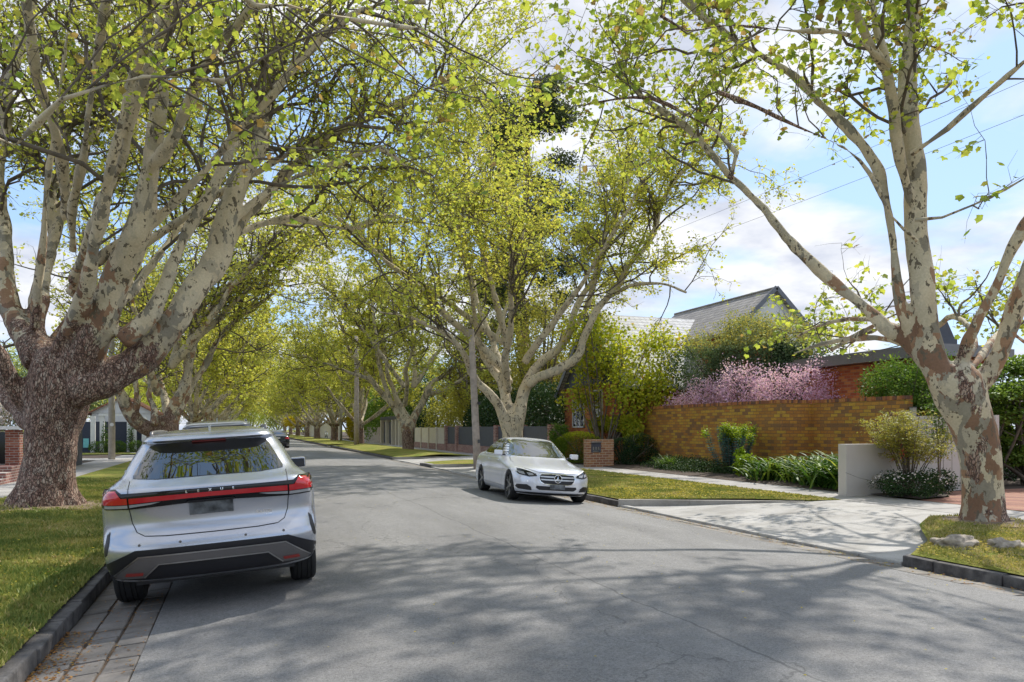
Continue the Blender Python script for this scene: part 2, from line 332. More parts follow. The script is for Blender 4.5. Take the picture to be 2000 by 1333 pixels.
# ground materials
def asphalt():
    m, nt, b = newmat('asphalt'); g = geo(nt)
    big = noi(nt, scl(nt, g, (1, .45, 1)), .7, 5.0, .6); agg = noi(nt, g, 120.0, 3.0, .75); mid = noi(nt, g, 9.0, 4.0)
    c = ramp(nt, big, [(.3, (.205, .200, .194)), (.7, (.288, .281, .272))])
    c = mix(nt, .75, c, ramp(nt, agg, [(.34, (.30, .30, .30)), (.46, (.95, .95, .95)), (.62, (1.05, 1.05, 1.05)), (.72, (1.9, 1.9, 1.85))]), 'MULTIPLY')
    c = mix(nt, .5, c, ramp(nt, mid, [(.3, (.78, .78, .78)), (.7, (1.12, 1.12, 1.12))]), 'MULTIPLY')
    gr2 = noi(nt, g, 42.0, 2.0, .8)
    c = mix(nt, .6, c, ramp(nt, gr2, [(.36, (.6, .6, .6)), (.5, (1, 1, 1)), (.66, (1.25, 1.25, 1.25))]), 'MULTIPLY')
    oil = noi(nt, scl(nt, g, (1.4, .22, 1)), 1.1, 5.0, .6)
    c = mix(nt, .4, c, ramp(nt, oil, [(.38, (.74, .74, .75)), (.56, (1, 1, 1))]), 'MULTIPLY')
    x = nd(nt, 'ShaderNodeSeparateXYZ', {0: g}).outputs[0]
    # faint cracks and a longitudinal joint
    vo = nd(nt, 'ShaderNodeTexVoronoi', {'Vector': nd(nt, 'ShaderNodeVectorMath', {0: scl(nt, g, (1, .5, 1)), 1: scl(nt, nd(nt, 'ShaderNodeTexNoise', {'Vector': g, 'Scale': 1.2, 'Detail': 5.0}).outputs[1], (1.6, 1.6, 0))}, operation='ADD').outputs[0], 'Scale': .28}, feature='DISTANCE_TO_EDGE').outputs[0]
    cr = ramp(nt, vo, [(.0, (1, 1, 1)), (.0035, (0, 0, 0))])
    c = mix(nt, mth(nt, 'MULTIPLY', cr, .55), c, (.05, .05, .05))
    wob = mth(nt, 'MULTIPLY', mth(nt, 'SUBTRACT', noi(nt, g, .5, 5.0, .65), .5), .35)
    jn = mth(nt, 'ABSOLUTE', mth(nt, 'SUBTRACT', mth(nt, 'ADD', x, wob), 3.4))
    c = mix(nt, mth(nt, 'MULTIPLY', mth(nt, 'LESS_THAN', jn, .012), .5), c, (.06, .06, .06))
    nt.links.new(c, b.inputs['Base Color']); b.inputs['Roughness'].default_value = .82
    bump(nt, b, agg, .8, .01); return m
M['asphalt'] = asphalt()
def concrete(name, c1, c2, stain=(.6, .58, .55), sc=1.0):
    m, nt, b = newmat(name); g = geo(nt)
    big = noi(nt, g, .8 * sc, 5.0, .62); sm = noi(nt, g, 60.0, 4.0, .7)
    c = ramp(nt, big, [(.32, c1), (.62, c2)])
    c = mix(nt, .6, c, ramp(nt, sm, [(.3, (.75, .75, .73)), (.7, (1.05, 1.05, 1.05))]), 'MULTIPLY')
    st = noi(nt, scl(nt, g, (.6, 1.4, 1)), 1.7, 6.0, .7)
    c = mix(nt, .6, c, ramp(nt, st, [(.35, stain), (.55, (1, 1, 1))]), 'MULTIPLY')
    if name == 'driveway_concrete':
        sx = nd(nt, 'ShaderNodeSeparateXYZ', {0: g}); wob = mth(nt, 'MULTIPLY', noi(nt, g, 3.0, 4.0), .03)
        for ax, off, per in ((0, .8, 2.1), (1, .35, 3.6)):
            md = mth(nt, 'FLOORED_MODULO', mth(nt, 'ADD', mth(nt, 'ADD', sx.outputs[ax], off), wob), per)
            c = mix(nt, mth(nt, 'MULTIPLY', mth(nt, 'LESS_THAN', md, .014), .7), c, (.10, .09, .08))
        sp_ = noi(nt, g, 26.0, 3.0, .8); c = mix(nt, .45, c, ramp(nt, sp_, [(.33, (.45, .43, .40)), (.42, (1, 1, 1))]), 'MULTIPLY')
    nt.links.new(c, b.inputs['Base Color']); b.inputs['Roughness'].default_value = .9
    bump(nt, b, sm, .3, .006); return m
M['concrete'] = concrete('concrete', (.30, .285, .26), (.42, .395, .36))
M['drive'] = concrete('driveway_concrete', (.38, .365, .345), (.52, .50, .475), (.55, .53, .5))
M['path'] = concrete('path_concrete', (.36, .34, .32), (.46, .435, .41))
M['bluestone'] = concrete('bluestone', (.05, .048, .05), (.17, .16, .155), (.5, .45, .42), 7.0)
M['pitcher'] = concrete('pitcher_stone', (.14, .13, .12), (.22, .20, .185), (.7, .62, .5), 5.0)
M['pale_pitcher'] = concrete('pale_pitcher', (.20, .19, .175), (.30, .275, .25), (.7, .62, .5), 4.0)
M['joint'] = concrete('gutter_dirt', (.075, .052, .035), (.16, .11, .07), (.6, .5, .4), 9.0)
M['side_asphalt'] = concrete('side_asphalt', (.21, .21, .215), (.27, .27, .28))
M['paver'] = brick('red_paver', [(.36, .15, .09), (.42, .2, .12), (.30, .12, .08)], (.3, .22, .17), w=.23, h=.11)
def grassbase():
    m, nt, b = newmat('turf'); g = geo(nt)
    n1 = noi(nt, g, .8, 6.0, .68); n2 = noi(nt, g, 7.0, 5.0, .7); n3 = noi(nt, g, 70.0, 3.0, .7)
    c = ramp(nt, n1, [(.30, (.14, .20, .04)), (.48, (.26, .28, .065)), (.60, (.36, .31, .10)), (.72, (.28, .20, .11))])
    c = mix(nt, .6, c, ramp(nt, n2, [(.3, (.55, .55, .5)), (.7, (1.25, 1.2, 1.1))]), 'MULTIPLY')
    c = mix(nt, .6, c, ramp(nt, n3, [(.3, (.5, .5, .5)), (.7, (1.3, 1.3, 1.2))]), 'MULTIPLY')
    nt.links.new(c, b.inputs['Base Color']); b.inputs['Roughness'].default_value = .95
    b.inputs['Specular IOR Level'].default_value = .1
    bump(nt, b, mth(nt, 'ADD', n3, n2), .8, .03); return m
M['turf'] = grassbase()
M['soil'] = concrete('garden_soil', (.05, .033, .022), (.10, .07, .05), (.6, .5, .4), 6.0)
# ------------------------------------------------------------------ ground, road, kerbs
CX, HW = 3.32, 4.75
XL, XR = CX - HW, CX + HW
def zr(x, y=0): return -.0094 * (x - CX) ** 2
def gz(x, y=0):
    if x < XL: return -.08 + .09 * min(1, (XL - x) / 2.2) ** .8
    if x > XR: return -.08 + .08 * min(1, (x - XR) / 2.2) ** .8
    return zr(x)
sheet('ground', [(-400, -60), (400, -60), (400, 900), (-400, 900)], M['turf'], lambda x, y: -.3, 80)
sheet('property_ground', [(15, -12), (120, -12), (120, 330), (15, 330)], M['soil'], lambda x, y: -.02, 40)
sheet('property_ground', [(-6.7, -12), (-6.7, 330), (-120, 330), (-120, -12)], M['soil'], lambda x, y: -.02, 40)
XLA, XRA = XL + .72, XR - .52
ys = [-14, 20, 60, 120, 330]
sheet('road', [(XLA, -14), (XRA, -14), (XRA, 330), (XLA, 330)], M['asphalt'], zr, .5, ystep=12)
sheet('gutter_bed', [(XL - .2, -14), (XLA + .02, -14), (XLA + .02, 330), (XL - .2, 330)], M['joint'], lambda x, y: zr(x) - .018, .3, ystep=12)
sheet('gutter_bed', [(XRA - .02, -14), (XR + .2, -14), (XR + .2, 330), (XRA - .02, 330)], M['joint'], lambda x, y: zr(x) - .018, .3, ystep=12)
def pitchers(name, x0, x1, rows, y0, y1, m, lmin=.3, lmax=.5):
    mb = MB(); w = (x1 - x0) / rows
    for i in range(rows):
        y = y0 + random.random() * .3
        while y < y1:
            l = random.uniform(lmin, lmax) * (1 if y < 30 else 2)
            a, b = x0 + i * w + random.uniform(.006, .016), x0 + (i + 1) * w - random.uniform(.006, .016)
            dz = random.uniform(-.006, .006); xm = (a + b) / 2; z = zr(xm) + dz; sl = -.0188 * (xm - CX)
            ang = random.uniform(-.03, .03)
            Mx = Matrix.Translation((xm, y + l / 2, z)) @ Matrix.Rotation(-math.atan(sl), 4, 'Y') @ Matrix.Rotation(ang * .3, 4, 'Z')
            hx, hy = (b - a) / 2, l / 2 - random.uniform(.006, .016)
            mb.box(-hx, hx, -hy, hy, -.05, 0, Mx, .006); y += l
    o = mb.build(name, m, bevel=.012, smooth=False); o['kind'] = 'structure'; return o
pitchers('gutter', XL + .01, XLA, 3, 1.5, 60, M['pitcher'], .26, .46)
pitchers('gutter', XRA, XR - .01, 2, 3.0, 60, M['pale_pitcher'], .4, .7)
def kerb(x0, x1, segs, m, name='kerb', ztop=None):
    mb = MB()
    for y0, y1 in segs:
        y = y0
        while y < y1 - .05:
            l = min(random.uniform(.5, .95) * (1 if y < 40 else 3), y1 - y)
            zt = (-.08 if ztop is None else ztop) + random.uniform(-.006, .006)
            mb.box(x0 + random.uniform(-.012, .012), x1 + random.uniform(-.012, .012), y + .007, y + l - .007, -.34, zt, None, .012); y += l
    o = mb.build(name, m, bevel=.02); o['kind'] = 'structure'; return o
kerb(XL - .15, XL, [(-8, 43.5), (51.5, 330)], M['bluestone'])
RSEG = [(-8, 7.55), (15.4, 26.2), (33.2, 35.6), (42.4, 74.0), (77.5, 330)]
kerb(XR, XR + .15, RSEG, M['bluestone'])
kerb(XR + .0, XR + .12, [(7.55, 15.4), (26.2, 33.2), (35.6, 42.4), (74, 77.5)], M['drive'], 'kerb_lip', -.165)
# curved kerb returns of the driveways
def kret(cx, cy, r, a0, a1, m=None):
    mb = MB(); n = 7
    for i in range(n):
        t0, t1 = R(a0 + (a1 - a0) * i / n), R(a0 + (a1 - a0) * (i + 1) / n)
        q = [(cx + rr * math.cos(t), cy + rr * math.sin(t)) for rr, t in ((r, t0), (r + .14, t0), (r + .14, t1), (r, t1))]
        b0 = len(mb.v); zt = [-.08 - .06 * (i / n), -.08 - .06 * ((i + 1) / n)]
        vs = [(x, y, -.3) for x, y in q] + [(q[0][0], q[0][1], zt[0]), (q[1][0], q[1][1], zt[0]), (q[2][0], q[2][1], zt[1]), (q[3][0], q[3][1], zt[1])]
        mb.add(vs, [(3, 2, 1, 0), (4, 5, 6, 7), (0, 1, 5, 4), (1, 2, 6, 5), (2, 3, 7, 6), (3, 0, 4, 7)])
    o = mb.build('kerb_return', m or M['drive']); o['kind'] = 'structure'
vz = lambda x, y: gz(x) + .0
# driveways (crossovers)
def dz(x, y):
    t = min(1, max(0, (x - XR) / 4.0)); return -.185 + .19 * t * t * (3 - 2 * t)
def cross(name, y0, y1, flare, m):
    sheet(name, [(XR + .02, y0 - flare), (12.3, y0 + .25), (12.3, y1 - flare), (XR + .02, y1 + .1)], m, dz, .5)
VE1 = 11.55
sheet('driveway', [(XR + .1, 7.2), (9.4, 6.9), (12.3, 8.6), (12.3, 13.6), (XR + .1, 15.7)], M['drive'], dz, .4)
sheet('driveway', [(XR + .1, 26.0), (12.3, 26.6), (12.3, 31.5), (XR + .1, 33.4)], M['drive'], dz, .5)
sheet('driveway', [(XR + .1, 35.4), (12.3, 36.0), (12.3, 41), (XR + .1, 42.6)], M['drive'], dz, .5)
sheet('driveway', [(XR + .1, 73.8), (12.3, 74.2), (12.3, 77.2), (XR + .1, 77.7)], M['drive'], dz, .5)
# verges
XV = XR + .15
def bank(x, y): return gz(x) + .006
def arc(pts): return pts
sheet('verge', [(XV - .05, -10), (12.3, -10), (12.3, 8.9), (11.9, 9.75), (11.2, 9.9), (10.2, 9.2), (9.2, 8.15), (XV - .05, 7.5)], M['turf'], lambda x, y: gz(x) + .006 + .07 * max(0, 1 - math.hypot(x - 11.3, y - 9.1) / 1.6), .35)
sheet('verge', [(XV - .05, 15.4), (9.4, 14.65), (10.6, 13.9), (11.5, 13.15), (12.3, 13.1), (12.3, 26.8), (9.6, 26.6), (XV - .05, 26.2)], M['turf'], lambda x, y: gz(x) + .02, .5)
sheet('verge', [(XV, 33.2), (9.4, 32.2), (12.3, 31.4), (12.3, 36.2), (9.6, 36.0), (XV, 35.6)], M['turf'], lambda x, y: gz(x) + .02, .5)
sheet('verge', [(XV, 42.4), (9.4, 41.3), (12.3, 40.6), (12.3, 74.2), (XV, 74.0)], M['turf'], lambda x, y: gz(x) + .02 + .10 * math.exp(-((x - 10.5) / 1.0) ** 2), .5, ystep=4)
sheet('verge', [(XV, 77.5), (12.3, 77.2), (12.3, 330), (XV, 330)], M['turf'], lambda x, y: gz(x) + .02, 1, ystep=20)
sheet('verge', [(XL - .10, -10), (-4.9, -10), (-4.9, 40.5), (-4.2, 43.4), (XL - .10, 43.4)], M['turf'], lambda x, y: gz(x) + .02 + .06 * max(0, 1 - math.hypot(x + 3.55, y - 17.1) / 2.2), .5, ystep=1)
sheet('verge', [(XL - .15, 51.6), (-4.9, 51.6), (-4.9, 330), (XL - .15, 330)], M['turf'], lambda x, y: gz(x) + .02, 1, ystep=20)
# returns visible beside the crossovers
for (yk, sgn) in ((15.4, 1), (33.2, 1), (42.4, 1)):
    mb = MB(); pts = [(XR + .02, yk), (XR + .5, yk - .28), (9.4, yk - .85), (10.6, yk - 1.6), (11.4, yk - 2.2)]
    for (xa, ya), (xb, yb) in zip(pts, pts[1:]):
        ta, tb = (xa - XR) / 3.4, (xb - XR) / 3.4
        za, zb = -.045 + .05 * ta, -.045 + .05 * tb
        d = Vector((xb - xa, yb - ya, 0)).normalized(); n_ = Vector((-d.y, d.x, 0)) * .13
        A, B = Vector((xa, ya, 0)), Vector((xb, yb, 0))
        vs = [A + Vector((0, 0, -.3)), B + Vector((0, 0, -.3)), B - n_ + Vector((0, 0, -.3)), A - n_ + Vector((0, 0, -.3)), A + Vector((0, 0, za)), B + Vector((0, 0, zb)), B - n_ + Vector((0, 0, zb)), A - n_ + Vector((0, 0, za))]
        mb.add(vs, [(3, 2, 1, 0), (4, 5, 6, 7), (0, 1, 5, 4), (1, 2, 6, 5), (2, 3, 7, 6), (3, 0, 4, 7)])
    o = mb.build('kerb', M['concrete']); o['kind'] = 'structure'
# kerb return at the tree island
mb = MB(); pts = [(XR + .02, 7.5), (XR + .45, 7.75), (9.0, 8.1)]
for (xa, ya), (xb, yb), za, zb in zip(pts, pts[1:], (-.08, -.09), (-.09, -.16)):
    vs = [(xa, ya, -.3), (xb, yb, -.3), (xb + .08, yb - .16, -.3), (xa + .05, ya - .16, -.3), (xa, ya, za), (xb, yb, zb), (xb + .08, yb - .16, zb), (xa + .05, ya - .16, za)]
    mb.add(vs, [(3, 2, 1, 0), (4, 5, 6, 7), (0, 1, 5, 4), (1, 2, 6, 5), (2, 3, 7, 6), (3, 0, 4, 7)])
o = mb.build('kerb', M['concrete']); o['kind'] = 'structure'
# footpaths: slabs with joints
def slabs(x0, x1, y0, y1, m, L=1.5):
    mb = MB(); y = y0
    while y < y1:
        l = L if y < 60 else 6
        mb.box(x0, x1, y + .006, min(y + l, y1) - .006, -.1, .012 + random.uniform(-.003, .003)); y += l
    o = mb.build('footpath', m); o['kind'] = 'structure'
slabs(12.3, 13.75, -10, 330, M['path'])
slabs(-6.6, -4.9, -10, 41.5, M['path']); slabs(-6.6, -4.9, 53, 330, M['path'])
sheet('side_street', [(-90, 44.0), (XL - .02, 44.0), (XL - .02, 51.0), (-90, 51.0)], M['side_asphalt'], lambda x, y: -.05 if x < -4 else -.05 - .13 * (x + 4) / 2.6, 2.0)
sheet('corner_path', [(-90, 41.4), (-4.9, 41.4), (-4.3, 44.1), (-90, 44.1)], M['drive'], lambda x, y: .016, 4)
sheet('side_verge', [(-90, 50.9), (-4.9, 50.9), (-4.9, 54), (-90, 54)], M['turf'], lambda x, y: .01, 2)
sheet('garden_bed', [(13.75, 14.0), (17.9, 14.0), (17.9, 31), (13.75, 31)], M['soil'], lambda x, y: .02 + .06 * min(1, (x - 13.75) / .6), .5)
sheet('brick_paving', [(13.75, -2), (26, -2), (26, 13.9), (16.1, 13.9), (15.0, 12.7), (13.75, 12.4)], M['paver'], lambda x, y: .02, 2)
sheet('garden_bed', [(13.76, 12.4), (15.0, 12.7), (16.1, 13.9), (13.76, 13.9)], M['soil'], lambda x, y: .05, .5)

def soil_ring(cx, cy, r, zf, seed):
    poly = [(cx + r * math.cos(a) * (1 + .28 * mnoise.noise(Vector((math.cos(a) * 1.5, math.sin(a) * 1.5, seed)))), cy + r * math.sin(a) * (1 + .28 * mnoise.noise(Vector((math.cos(a) * 1.5, math.sin(a) * 1.5, seed + 3))))) for a in np.linspace(0, 2 * math.pi, 28)[:-1]]
    sheet('bare_soil', poly, M['verge_soil'], zf, .3)
M['verge_soil'] = concrete('verge_soil', (.16, .12, .08), (.30, .23, .15), (.6, .5, .4), 6.0)
soil_ring(-3.55, 17.0, 1.15, lambda x, y: gz(x) + .032 + .06 * max(0, 1 - math.hypot(x + 3.55, y - 17.1) / 2.2), 1.0)
soil_ring(11.4, 9.05, .74, lambda x, y: gz(x) + .018 + .07 * max(0, 1 - math.hypot(x - 11.3, y - 9.1) / 1.6), 5.0)
# grass blades (stuff)
rg = np.random.default_rng(3)
def inpoly(x, y, poly):
    c = np.zeros(len(x), bool); n = len(poly)
    for i in range(n):
        x0, y0 = poly[i]; x1, y1 = poly[(i + 1) % n]
        if y0 == y1: continue
        k = ((y0 > y) != (y1 > y)) & (x < (x1 - x0) * (y - y0) / (y1 - y0) + x0); c ^= k
    return c
def fieldn(x, y, s, seed=0):
    return np.array([mnoise.noise(Vector((a * s, b * s, seed))) for a, b in zip(x, y)])
def blades(name, poly, n, zf, hmin, hmax, label, yellow=0.0, m='grass_blade', w=.006, bare=.0, kfall=0):
    xs = [p[0] for p in poly]; ys_ = [p[1] for p in poly]
    x = rg.uniform(min(xs), max(xs), n); u = rg.random(n)
    y0, y1 = min(ys_), max(ys_); y = y0 + (y1 - y0) * (u ** 1.4 if kfall else u)
    k = inpoly(x, y, poly); x, y = x[k], y[k]
    f = fieldn(x, y, 1.3); f2 = fieldn(x, y, 6.0, 5.0)
    k = (f2 + f + .9) > rg.random(len(x)) * 1.1; x, y, f, f2 = x[k], y[k], f[k], f2[k]; n = len(x)
    for (tx, ty, tr) in ((-3.55, 17.1, 1.25), (11.4, 9.1, .85)):
        dd = np.hypot(x - tx, y - ty) / tr; k = dd > .55 + rg.random(len(x)) * .5; x, y, f, f2 = x[k], y[k], f[k], f2[k]
    n = len(x); z = np.array([zf(a, b) for a, b in zip(x, y)])
    h = rg.uniform(hmin, hmax, n) * (1 + .6 * f2); a = rg.uniform(0, 2 * math.pi, n); ln = rg.uniform(.1, .9, n) * h
    a2 = rg.uniform(0, 2 * math.pi, n); ww = w * rg.uniform(.7, 1.5, n) * (1 + .08 * y)
    v = np.zeros((n, 3, 3)); v[:, 0] = np.stack([x - np.cos(a) * ww, y - np.sin(a) * ww, z], 1)
    v[:, 1] = np.stack([x + np.cos(a) * ww, y + np.sin(a) * ww, z], 1)
    v[:, 2] = np.stack([x + np.cos(a2) * ln, y + np.sin(a2) * ln, z + h], 1)
    t = np.clip(.35 - .45 * f + yellow + rg.normal(0, .18, n), 0, 1)
    me = npmesh(name, v.reshape(-1, 3), np.full(n, 3), np.arange(3 * n), {'tint': np.repeat(t, 3)})
    o = link_mesh(name, me, M[m]); return tag(o, label, 'grass', kind='stuff')
zv = lambda x, y: gz(x) + .02
blades('grass', [(XL - .09, 2.2), (-4.88, 2.2), (-4.88, 26), (XL - .09, 26)], 170000, lambda x, y: zv(x, y) + .06 * max(0, 1 - math.hypot(x + 3.55, y - 17.1) / 2.2), .02, .055, 'short green verge grass on the left under the big plane tree', 0, kfall=1)
blades('grass', [(XV, 4), (12.25, 4), (12.25, 8.9), (11.9, 9.7), (11.2, 9.85), (10.2, 9.15), (9.2, 8.1), (XV, 7.45)], 52000, lambda x, y: gz(x) + .03 + .05 * max(0, 1 - math.hypot(x - 11.3, y - 9.1) / 1.6), .015, .045, 'yellowing grass at the foot of the right plane tree', .32)
blades('grass', [(XV, 15.4), (9.4, 14.7), (10.6, 13.9), (11.5, 13.2), (12.25, 13.15), (12.25, 26), (XV, 26)], 70000, zv, .015, .045, 'sunlit verge grass beside the pearl sedan', .12)
def flecks(name, pts, size, label, cat, m='straw', tint=(0, .5), flat=.3):
    n = len(pts); a = rg.uniform(0, 2 * math.pi, n); s = rg.uniform(.6, 1.3, n) * size
    q = np.array([(-.5, 0), (0, .3), (.55, .05), (.05, -.32)])
    v = np.zeros((n, 4, 3))
    for i, (qx, qy) in enumerate(q):
        v[:, i, 0] = pts[:, 0] + (qx * np.cos(a) - qy * np.sin(a)) * s
        v[:, i, 1] = pts[:, 1] + (qx * np.sin(a) + qy * np.cos(a)) * s
        v[:, i, 2] = pts[:, 2] + rg.uniform(.002, flat * size + .002, n)
    me = npmesh(name, v.reshape(-1, 3), np.full(n, 4), np.arange(4 * n), {'tint': np.repeat(rg.uniform(*tint, n), 4)})
    return tag(link_mesh(name, me, M[m]), label, cat, kind='stuff')
def sc(n, x0, x1, y0, y1, zf, mode='u'):
    x = rg.uniform(x0, x1, n) if mode == 'u' else x0 + (x1 - x0) * rg.random(n) ** 2.2
    y = rg.uniform(y0, y1, n); return np.stack([x, y, [zf(a, b) for a, b in zip(x, y)]], 1)
flecks('fallen_leaves', sc(1500, XL + .01, XL + .35, 1.5, 7.5, lambda x, y: zr(x), 's'), .028, 'brown leaf litter in the left gutter against the kerb', 'leaf litter', tint=(.6, 1))
flecks('fallen_leaves', sc(500, XL + .1, XLA, 1.5, 9, lambda x, y: zr(x)), .022, 'scattered brown bits on the left gutter stones', 'leaf litter', tint=(.6, 1))
pp = sc(5200, XV, 12.2, 13.6, 22, lambda x, y: gz(x) + .035); kf = fieldn(pp[:, 0], pp[:, 1], .55, 9.) > -.05; pp = pp[kf & (pp[:, 1] > 15.4 - (pp[:, 0] - XV) * .62)]
flecks('fallen_leaves', pp, .055, 'yellow fallen leaves on the sunlit verge beside the sedan', 'leaf litter', tint=(0, .45))
pp = sc(4200, XV, 12.2, 4, 9.6, lambda x, y: gz(x) + .045); pp = pp[pp[:, 1] < 7.5 + (pp[:, 0] - XV) * .6]
flecks('fallen_leaves', pp, .04, 'yellow fallen leaves around the right plane tree', 'leaf litter', tint=(0, .55))
flecks('fallen_leaves', sc(900, XR - .5, XR - .02, 4, 26, lambda x, y: zr(x) + .004, 'u'), .035, 'brown leaf litter in the right gutter', 'leaf litter', tint=(.4, 1))
flecks('road_litter', sc(420, 0, XRA, 2, 24, lambda x, y: zr(x) + .002), .022, 'pale seed husks scattered on the asphalt', 'leaf litter', tint=(0, .3))
flecks('fallen_leaves', sc(1400, -4.8, XL - .12, 3, 24, lambda x, y: gz(x) + .045), .03, 'dry brown and yellow bits strewn on the left verge', 'leaf litter', tint=(.2, 1))
flecks('fallen_leaves', sc(130, -4.5, XL - .3, 3, 12, lambda x, y: gz(x) + .05), .03, 'few pale fallen bits on the left verge', 'leaf litter', tint=(0, .2))
# ------------------------------------------------------------------ trees
def nrm(a): return a / (np.linalg.norm(a, axis=-1, keepdims=True) + 1e-9)
def smoothpath(pts, step=.3):
    """Catmull-Rom through (Vector, radius) points"""
    p = [np.array([*v, r]) for v, r in pts]
    p = [2 * p[0] - p[1]] + p + [2 * p[-1] - p[-2]]
    out = []
    for i in range(1, len(p) - 2):
        L = np.linalg.norm(p[i + 1][:3] - p[i][:3]); n = max(1, int(L / step))
        for k in range(n):
            t = k / n
            out.append(.5 * (2 * p[i] + (p[i + 1] - p[i - 1]) * t + (2 * p[i - 1] - 5 * p[i] + 4 * p[i + 1] - p[i + 2]) * t * t + (3 * p[i] - p[i - 1] - 3 * p[i + 1] + p[i + 2]) * t ** 3))
    out.append(p[-2]); return np.array(out)
def tubes_np(Pt, Rd, n):
    """Pt (M,K,3), Rd (M,K) -> verts, quads"""
    Mn, K, _ = Pt.shape
    T = np.gradient(Pt, axis=1); T = nrm(T)
    ref = nrm(T.mean(1)); up = np.where(np.abs(ref[:, 2:3]) < .9, np.array([[0, 0, 1.0]]), np.array([[1.0, 0, 0]]))
    U = nrm(np.cross(T, up[:, None, :])); V = np.cross(T, U)
    a = np.arange(n) * 2 * np.pi / n
    v = Pt[:, :, None, :] + (U[:, :, None, :] * np.cos(a)[None, None, :, None] + V[:, :, None, :] * np.sin(a)[None, None, :, None]) * Rd[:, :, None, None]
    base = (np.arange(Mn)[:, None, None] * K + np.arange(K - 1)[None, :, None]) * n
    k = np.arange(n)[None, None, :]; k1 = (k + 1) % n
    q = np.stack([base + k, base + k1, base + n + k1, base + n + k], -1).reshape(-1, 4)
    return v.reshape(-1, 3), q
def resample(path, K):
    d = np.r_[0, np.cumsum(np.linalg.norm(np.diff(path[:, :3], axis=0), axis=1))]
    t = np.linspace(0, d[-1], K); return np.stack([np.interp(t, d, path[:, i]) for i in range(4)], 1), d[-1]
def sprout(rng, Pp, Rp, idx, tt, K, length, rscale, spread, up, wig, rmin):
    """children of parent paths Pp[idx] at parameter tt"""
    Kp = Pp.shape[1]; f = tt * (Kp - 1); i0 = np.clip(f.astype(int), 0, Kp - 2); fr = (f - i0)[:, None]
    A, B = Pp[idx, i0], Pp[idx, i0 + 1]; p0 = A * (1 - fr) + B * fr; T = nrm(B - A)
    r0 = (Rp[idx, i0] * (1 - fr[:, 0]) + Rp[idx, i0 + 1] * fr[:, 0]) * rscale
    n = len(idx); rnd = nrm(rng.normal(size=(n, 3))); perp = nrm(rnd - T * (rnd * T).sum(1, keepdims=True))
    an = rng.uniform(spread[0], spread[1], n)[:, None]
    D = nrm(T * np.cos(an) + perp * np.sin(an) + np.array([0, 0, up]))
    pts = np.zeros((n, K, 3)); pts[:, 0] = p0; st = (length / (K - 1))[:, None]
    for k in range(1, K):
        D = nrm(D + rng.normal(size=(n, 3)) * wig + np.array([0, 0, up * .4])); pts[:, k] = pts[:, k - 1] + D * st
    r0 = np.maximum(r0, rmin); rad = r0[:, None] * np.linspace(1, .35, K)[None, :]
    return pts, rad
LEAF12 = np.array([(.04, 0, -.02), (0, .2, .05), (.06, .40, .04), (.30, .38, .08), (.52, .52, .0), (.66, .30, .05), (.98, .03, -.14), (.68, -.27, .06), (.50, -.50, .03), (.28, -.37, .08), (.02, -.43, .02), (.0, -.2, .05)])
LEAF6 = np.array([(0, 0, 0), (.12, .42, .06), (.6, .42, .04), (1, 0, -.06), (.6, -.42, .04), (.12, -.42, .06)])
LEAF4 = np.array([(0, 0, 0), (.5, .32, .04), (1, 0, -.05), (.5, -.32, .04)])
STRIP = np.array([(0, -.04, 0), (.35, -.06, .0), (.75, -.05, -.02), (1, 0, -.08), (.75, .05, -.02), (.35, .06, 0), (0, .04, 0)])
def leaves_np(rng, pos, size, tmpl, tintf, droop=.25, flat=.62, dirs=None):
    n = len(pos); t = np.asarray(tmpl)
    if dirs is None:
        d = rng.normal(size=(n, 3)); d[:, 2] = d[:, 2] * .5 - droop; d = nrm(d)
    else: d = nrm(dirs)
    up = rng.normal(size=(n, 3)) * (1.1 - flat) + np.array([0, 0, flat]); s = nrm(np.cross(up, d)); w = np.cross(d, s)
    sz = (size * rng.uniform(.55, 1.25, n))[:, None, None]
    v = pos[:, None, :] + sz * (d[:, None, :] * t[None, :, 0:1] + s[:, None, :] * t[None, :, 1:2] + w[:, None, :] * t[None, :, 2:3])
    k = len(t); tint = np.repeat(np.clip(tintf, 0, 1), k)
    return v.reshape(-1, 3), np.full(n, k), np.arange(n * k), tint
def jit(path, rng, amp):
    p = path.copy(); n = len(p); o = rng.normal(size=(n, 3))
    for _ in range(2): o = (o + np.roll(o, 1, 0) + np.roll(o, -1, 0)) / 3
    fade = np.clip(np.linspace(0, 4, n), 0, 1)[:, None]
    p[:, :3] += o * amp * fade * (p[:, 3:4] / .2 + .6); return p
